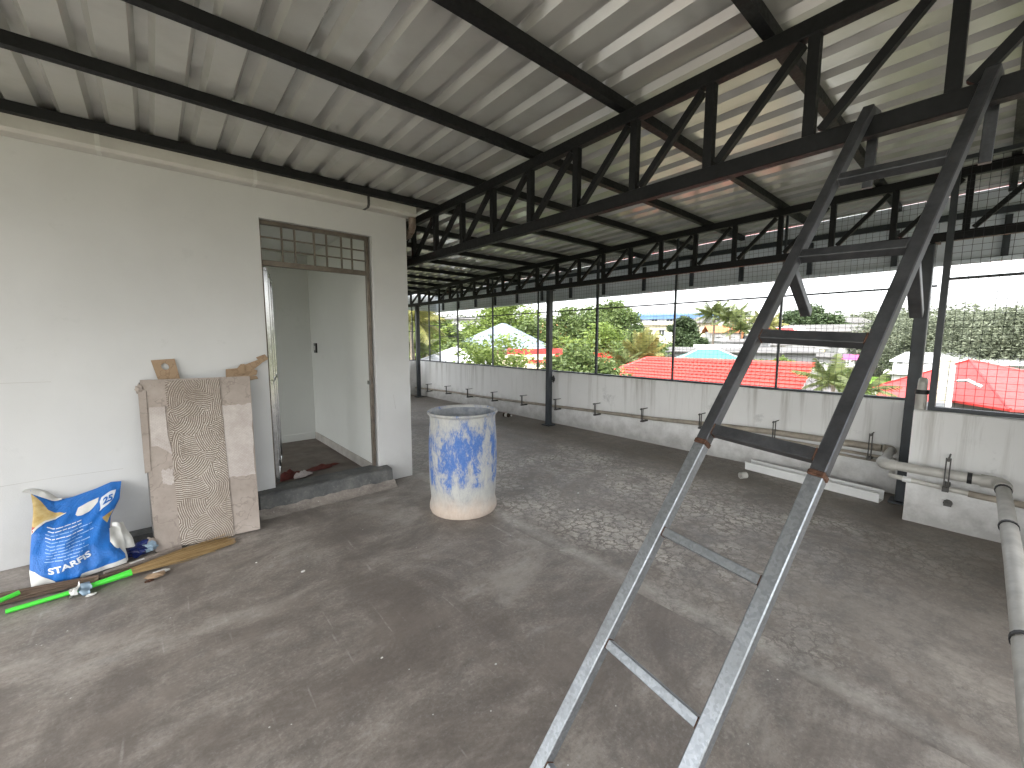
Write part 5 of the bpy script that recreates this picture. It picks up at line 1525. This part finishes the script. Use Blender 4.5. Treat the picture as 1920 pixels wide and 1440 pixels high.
T(1508, 576, 135, 7.0, 'large dark hillside tree above the red hip roof', 'leafdark', 6500, .42, 20, clumps=50)
T(1545, 590, 130, 5.5, 'dark hillside tree next to the grey gable roof', 'leafdark', 5000, .4, 21, clumps=44)
T(1450, 590, 140, 4.0, 'thin dark tree on the ridge behind the ladder', 'leafdark', 3000, .4, 22, clumps=30)
T(1385, 578, 150, 4.5, 'dark ridge tree above the white apartment block', 'leafdark', 3000, .42, 23, clumps=30)
for i, (px, py, D, rx) in enumerate([(1655, 598, 75, 4.2), (1700, 592, 66, 4.6), (1745, 585, 60, 4.4), (1795, 576, 58, 4.8), (1850, 582, 56, 4.4), (1900, 565, 54, 4.6), (1950, 560, 52, 4.6)]):
    T(px, py, D, rx, ['grey green tree at the lawn end of the tree row', 'grey green tree next in the row after the lawn end', 'grey green tree behind the mossy pillar', 'tall grey green tree over the red sheet roof apex', 'grey green tree with gaps beside the tall one', 'highest grey green tree of the row', 'last grey green tree of the row beyond the mesh'][i], 'leafhazy', 15000, .125, 30 + i, clumps=120, low=.12, group='row of grey green trees')
T(1470, 668, 50, 1.8, 'low bright shrub behind the red tiled ridge', 'leafbright', 2500, .13, 41, clumps=30, name='shrub')
T(1420, 672, 52, 2.4, 'wide low grassy shrub beside the teal roof', 'leafbright', 2500, .15, 42, clumps=30, name='shrub')
T(1578, 684, 60, 1.3, 'dark green shrub near the pink awning', 'leafmid', 2500, .16, 43, clumps=30, name='shrub')
T(1545, 690, 30, 2.0, 'mid green shrub below the palm fronds', 'leafmid', 3500, .12, 44, clumps=36, name='shrub')
T(1260, 645, 66, 2.6, 'low green shrub on the bank behind the teal roof', 'leafmid', 2500, .2, 45, clumps=30, name='shrub')
x, y = xy(1205, 28); palm((x, y), zat(1205, 672, 28), 2.0, 'young coconut palm with upright yellow green fronds behind the red ridge', 1, 14, mat='palmyel', upright=1.1)
x, y = xy(1170, 27); palm((x, y), zat(1170, 684, 27), 1.5, 'low drooping palm between the round shrub and the red roof', 2, 14, mat='palm')
x, y = xy(1337, 92); palm((x, y), zat(1337, 592, 92), 4.2, 'tall coconut palm before the blue banded building', 3, 18)
x, y = xy(1368, 88); palm((x, y), zat(1368, 600, 88), 4.0, 'second tall coconut palm beside the orange stair tower', 4, 18)
x, y = xy(1388, 80); palm((x, y), zat(1388, 620, 80), 3.2, 'lower coconut palm in front of the orange stair tower', 5, 16)
x, y = xy(1434, 84); palm((x, y), zat(1434, 612, 84), 3.4, 'yellowing coconut palm showing between the ladder rails', 6, 16, mat='palmyel')
x, y = xy(1570, 19); palm((x, y), zat(1570, 722, 19), 1.35, 'palm with dark arching fronds beside the red tiled gable', 7, 15)
x, y = xy(1625, 16); palm((x, y), zat(1625, 736, 16), .95, 'small feathery palm just beyond the parapet near the lawn', 8, 15)
x, y = xy(772, 14.5); palm((x, y), zat(772, 606, 14.5), 1.5, 'coconut palm hanging dry fronds past the end parapet', 9, 16, mat='palmyel')
x, y = xy(775, 16); palm((x, y), zat(775, 655, 16), 1.2, 'lower palm beside the end parapet', 10, 14)

# far woods on the ridge read as one mass
rng = np.random.default_rng(99); cen, spr = [], []
for i in range(420):
    az = R_(rng.uniform(15, 105)); D = rng.uniform(170, 320)
    x, y = D * math.sin(az), D * math.cos(az)
    cen.append((x, y, gz(x, y) + rng.uniform(1.0, 5.0))); spr.append(rng.uniform(1.5, 3.2))
V, F = leaf_quads(rng, cen, spr, 42000, .75)
o = npmesh('ridge_woods', V, F, M['leafhazy']); props(o, 'distant wooded ridge behind the hillside houses', 'woods', None, 'stuff')
# undergrowth between the houses
cen, spr = [], []
for i in range(520):
    az = R_(rng.uniform(20, 100)); D = rng.uniform(20, 130)
    if 79 < math.degrees(az) < 85.5 and D < 68: continue
    x, y = D * math.sin(az), D * math.cos(az)
    cen.append((x, y, gz(x, y) + rng.uniform(.2, 1.2))); spr.append(rng.uniform(.4, 1.2))
V, F = leaf_quads(rng, cen, spr, 45000, .22)
o = npmesh('undergrowth', V, F, M['leafmid']); props(o, 'green undergrowth between the houses', 'undergrowth', None, 'stuff')
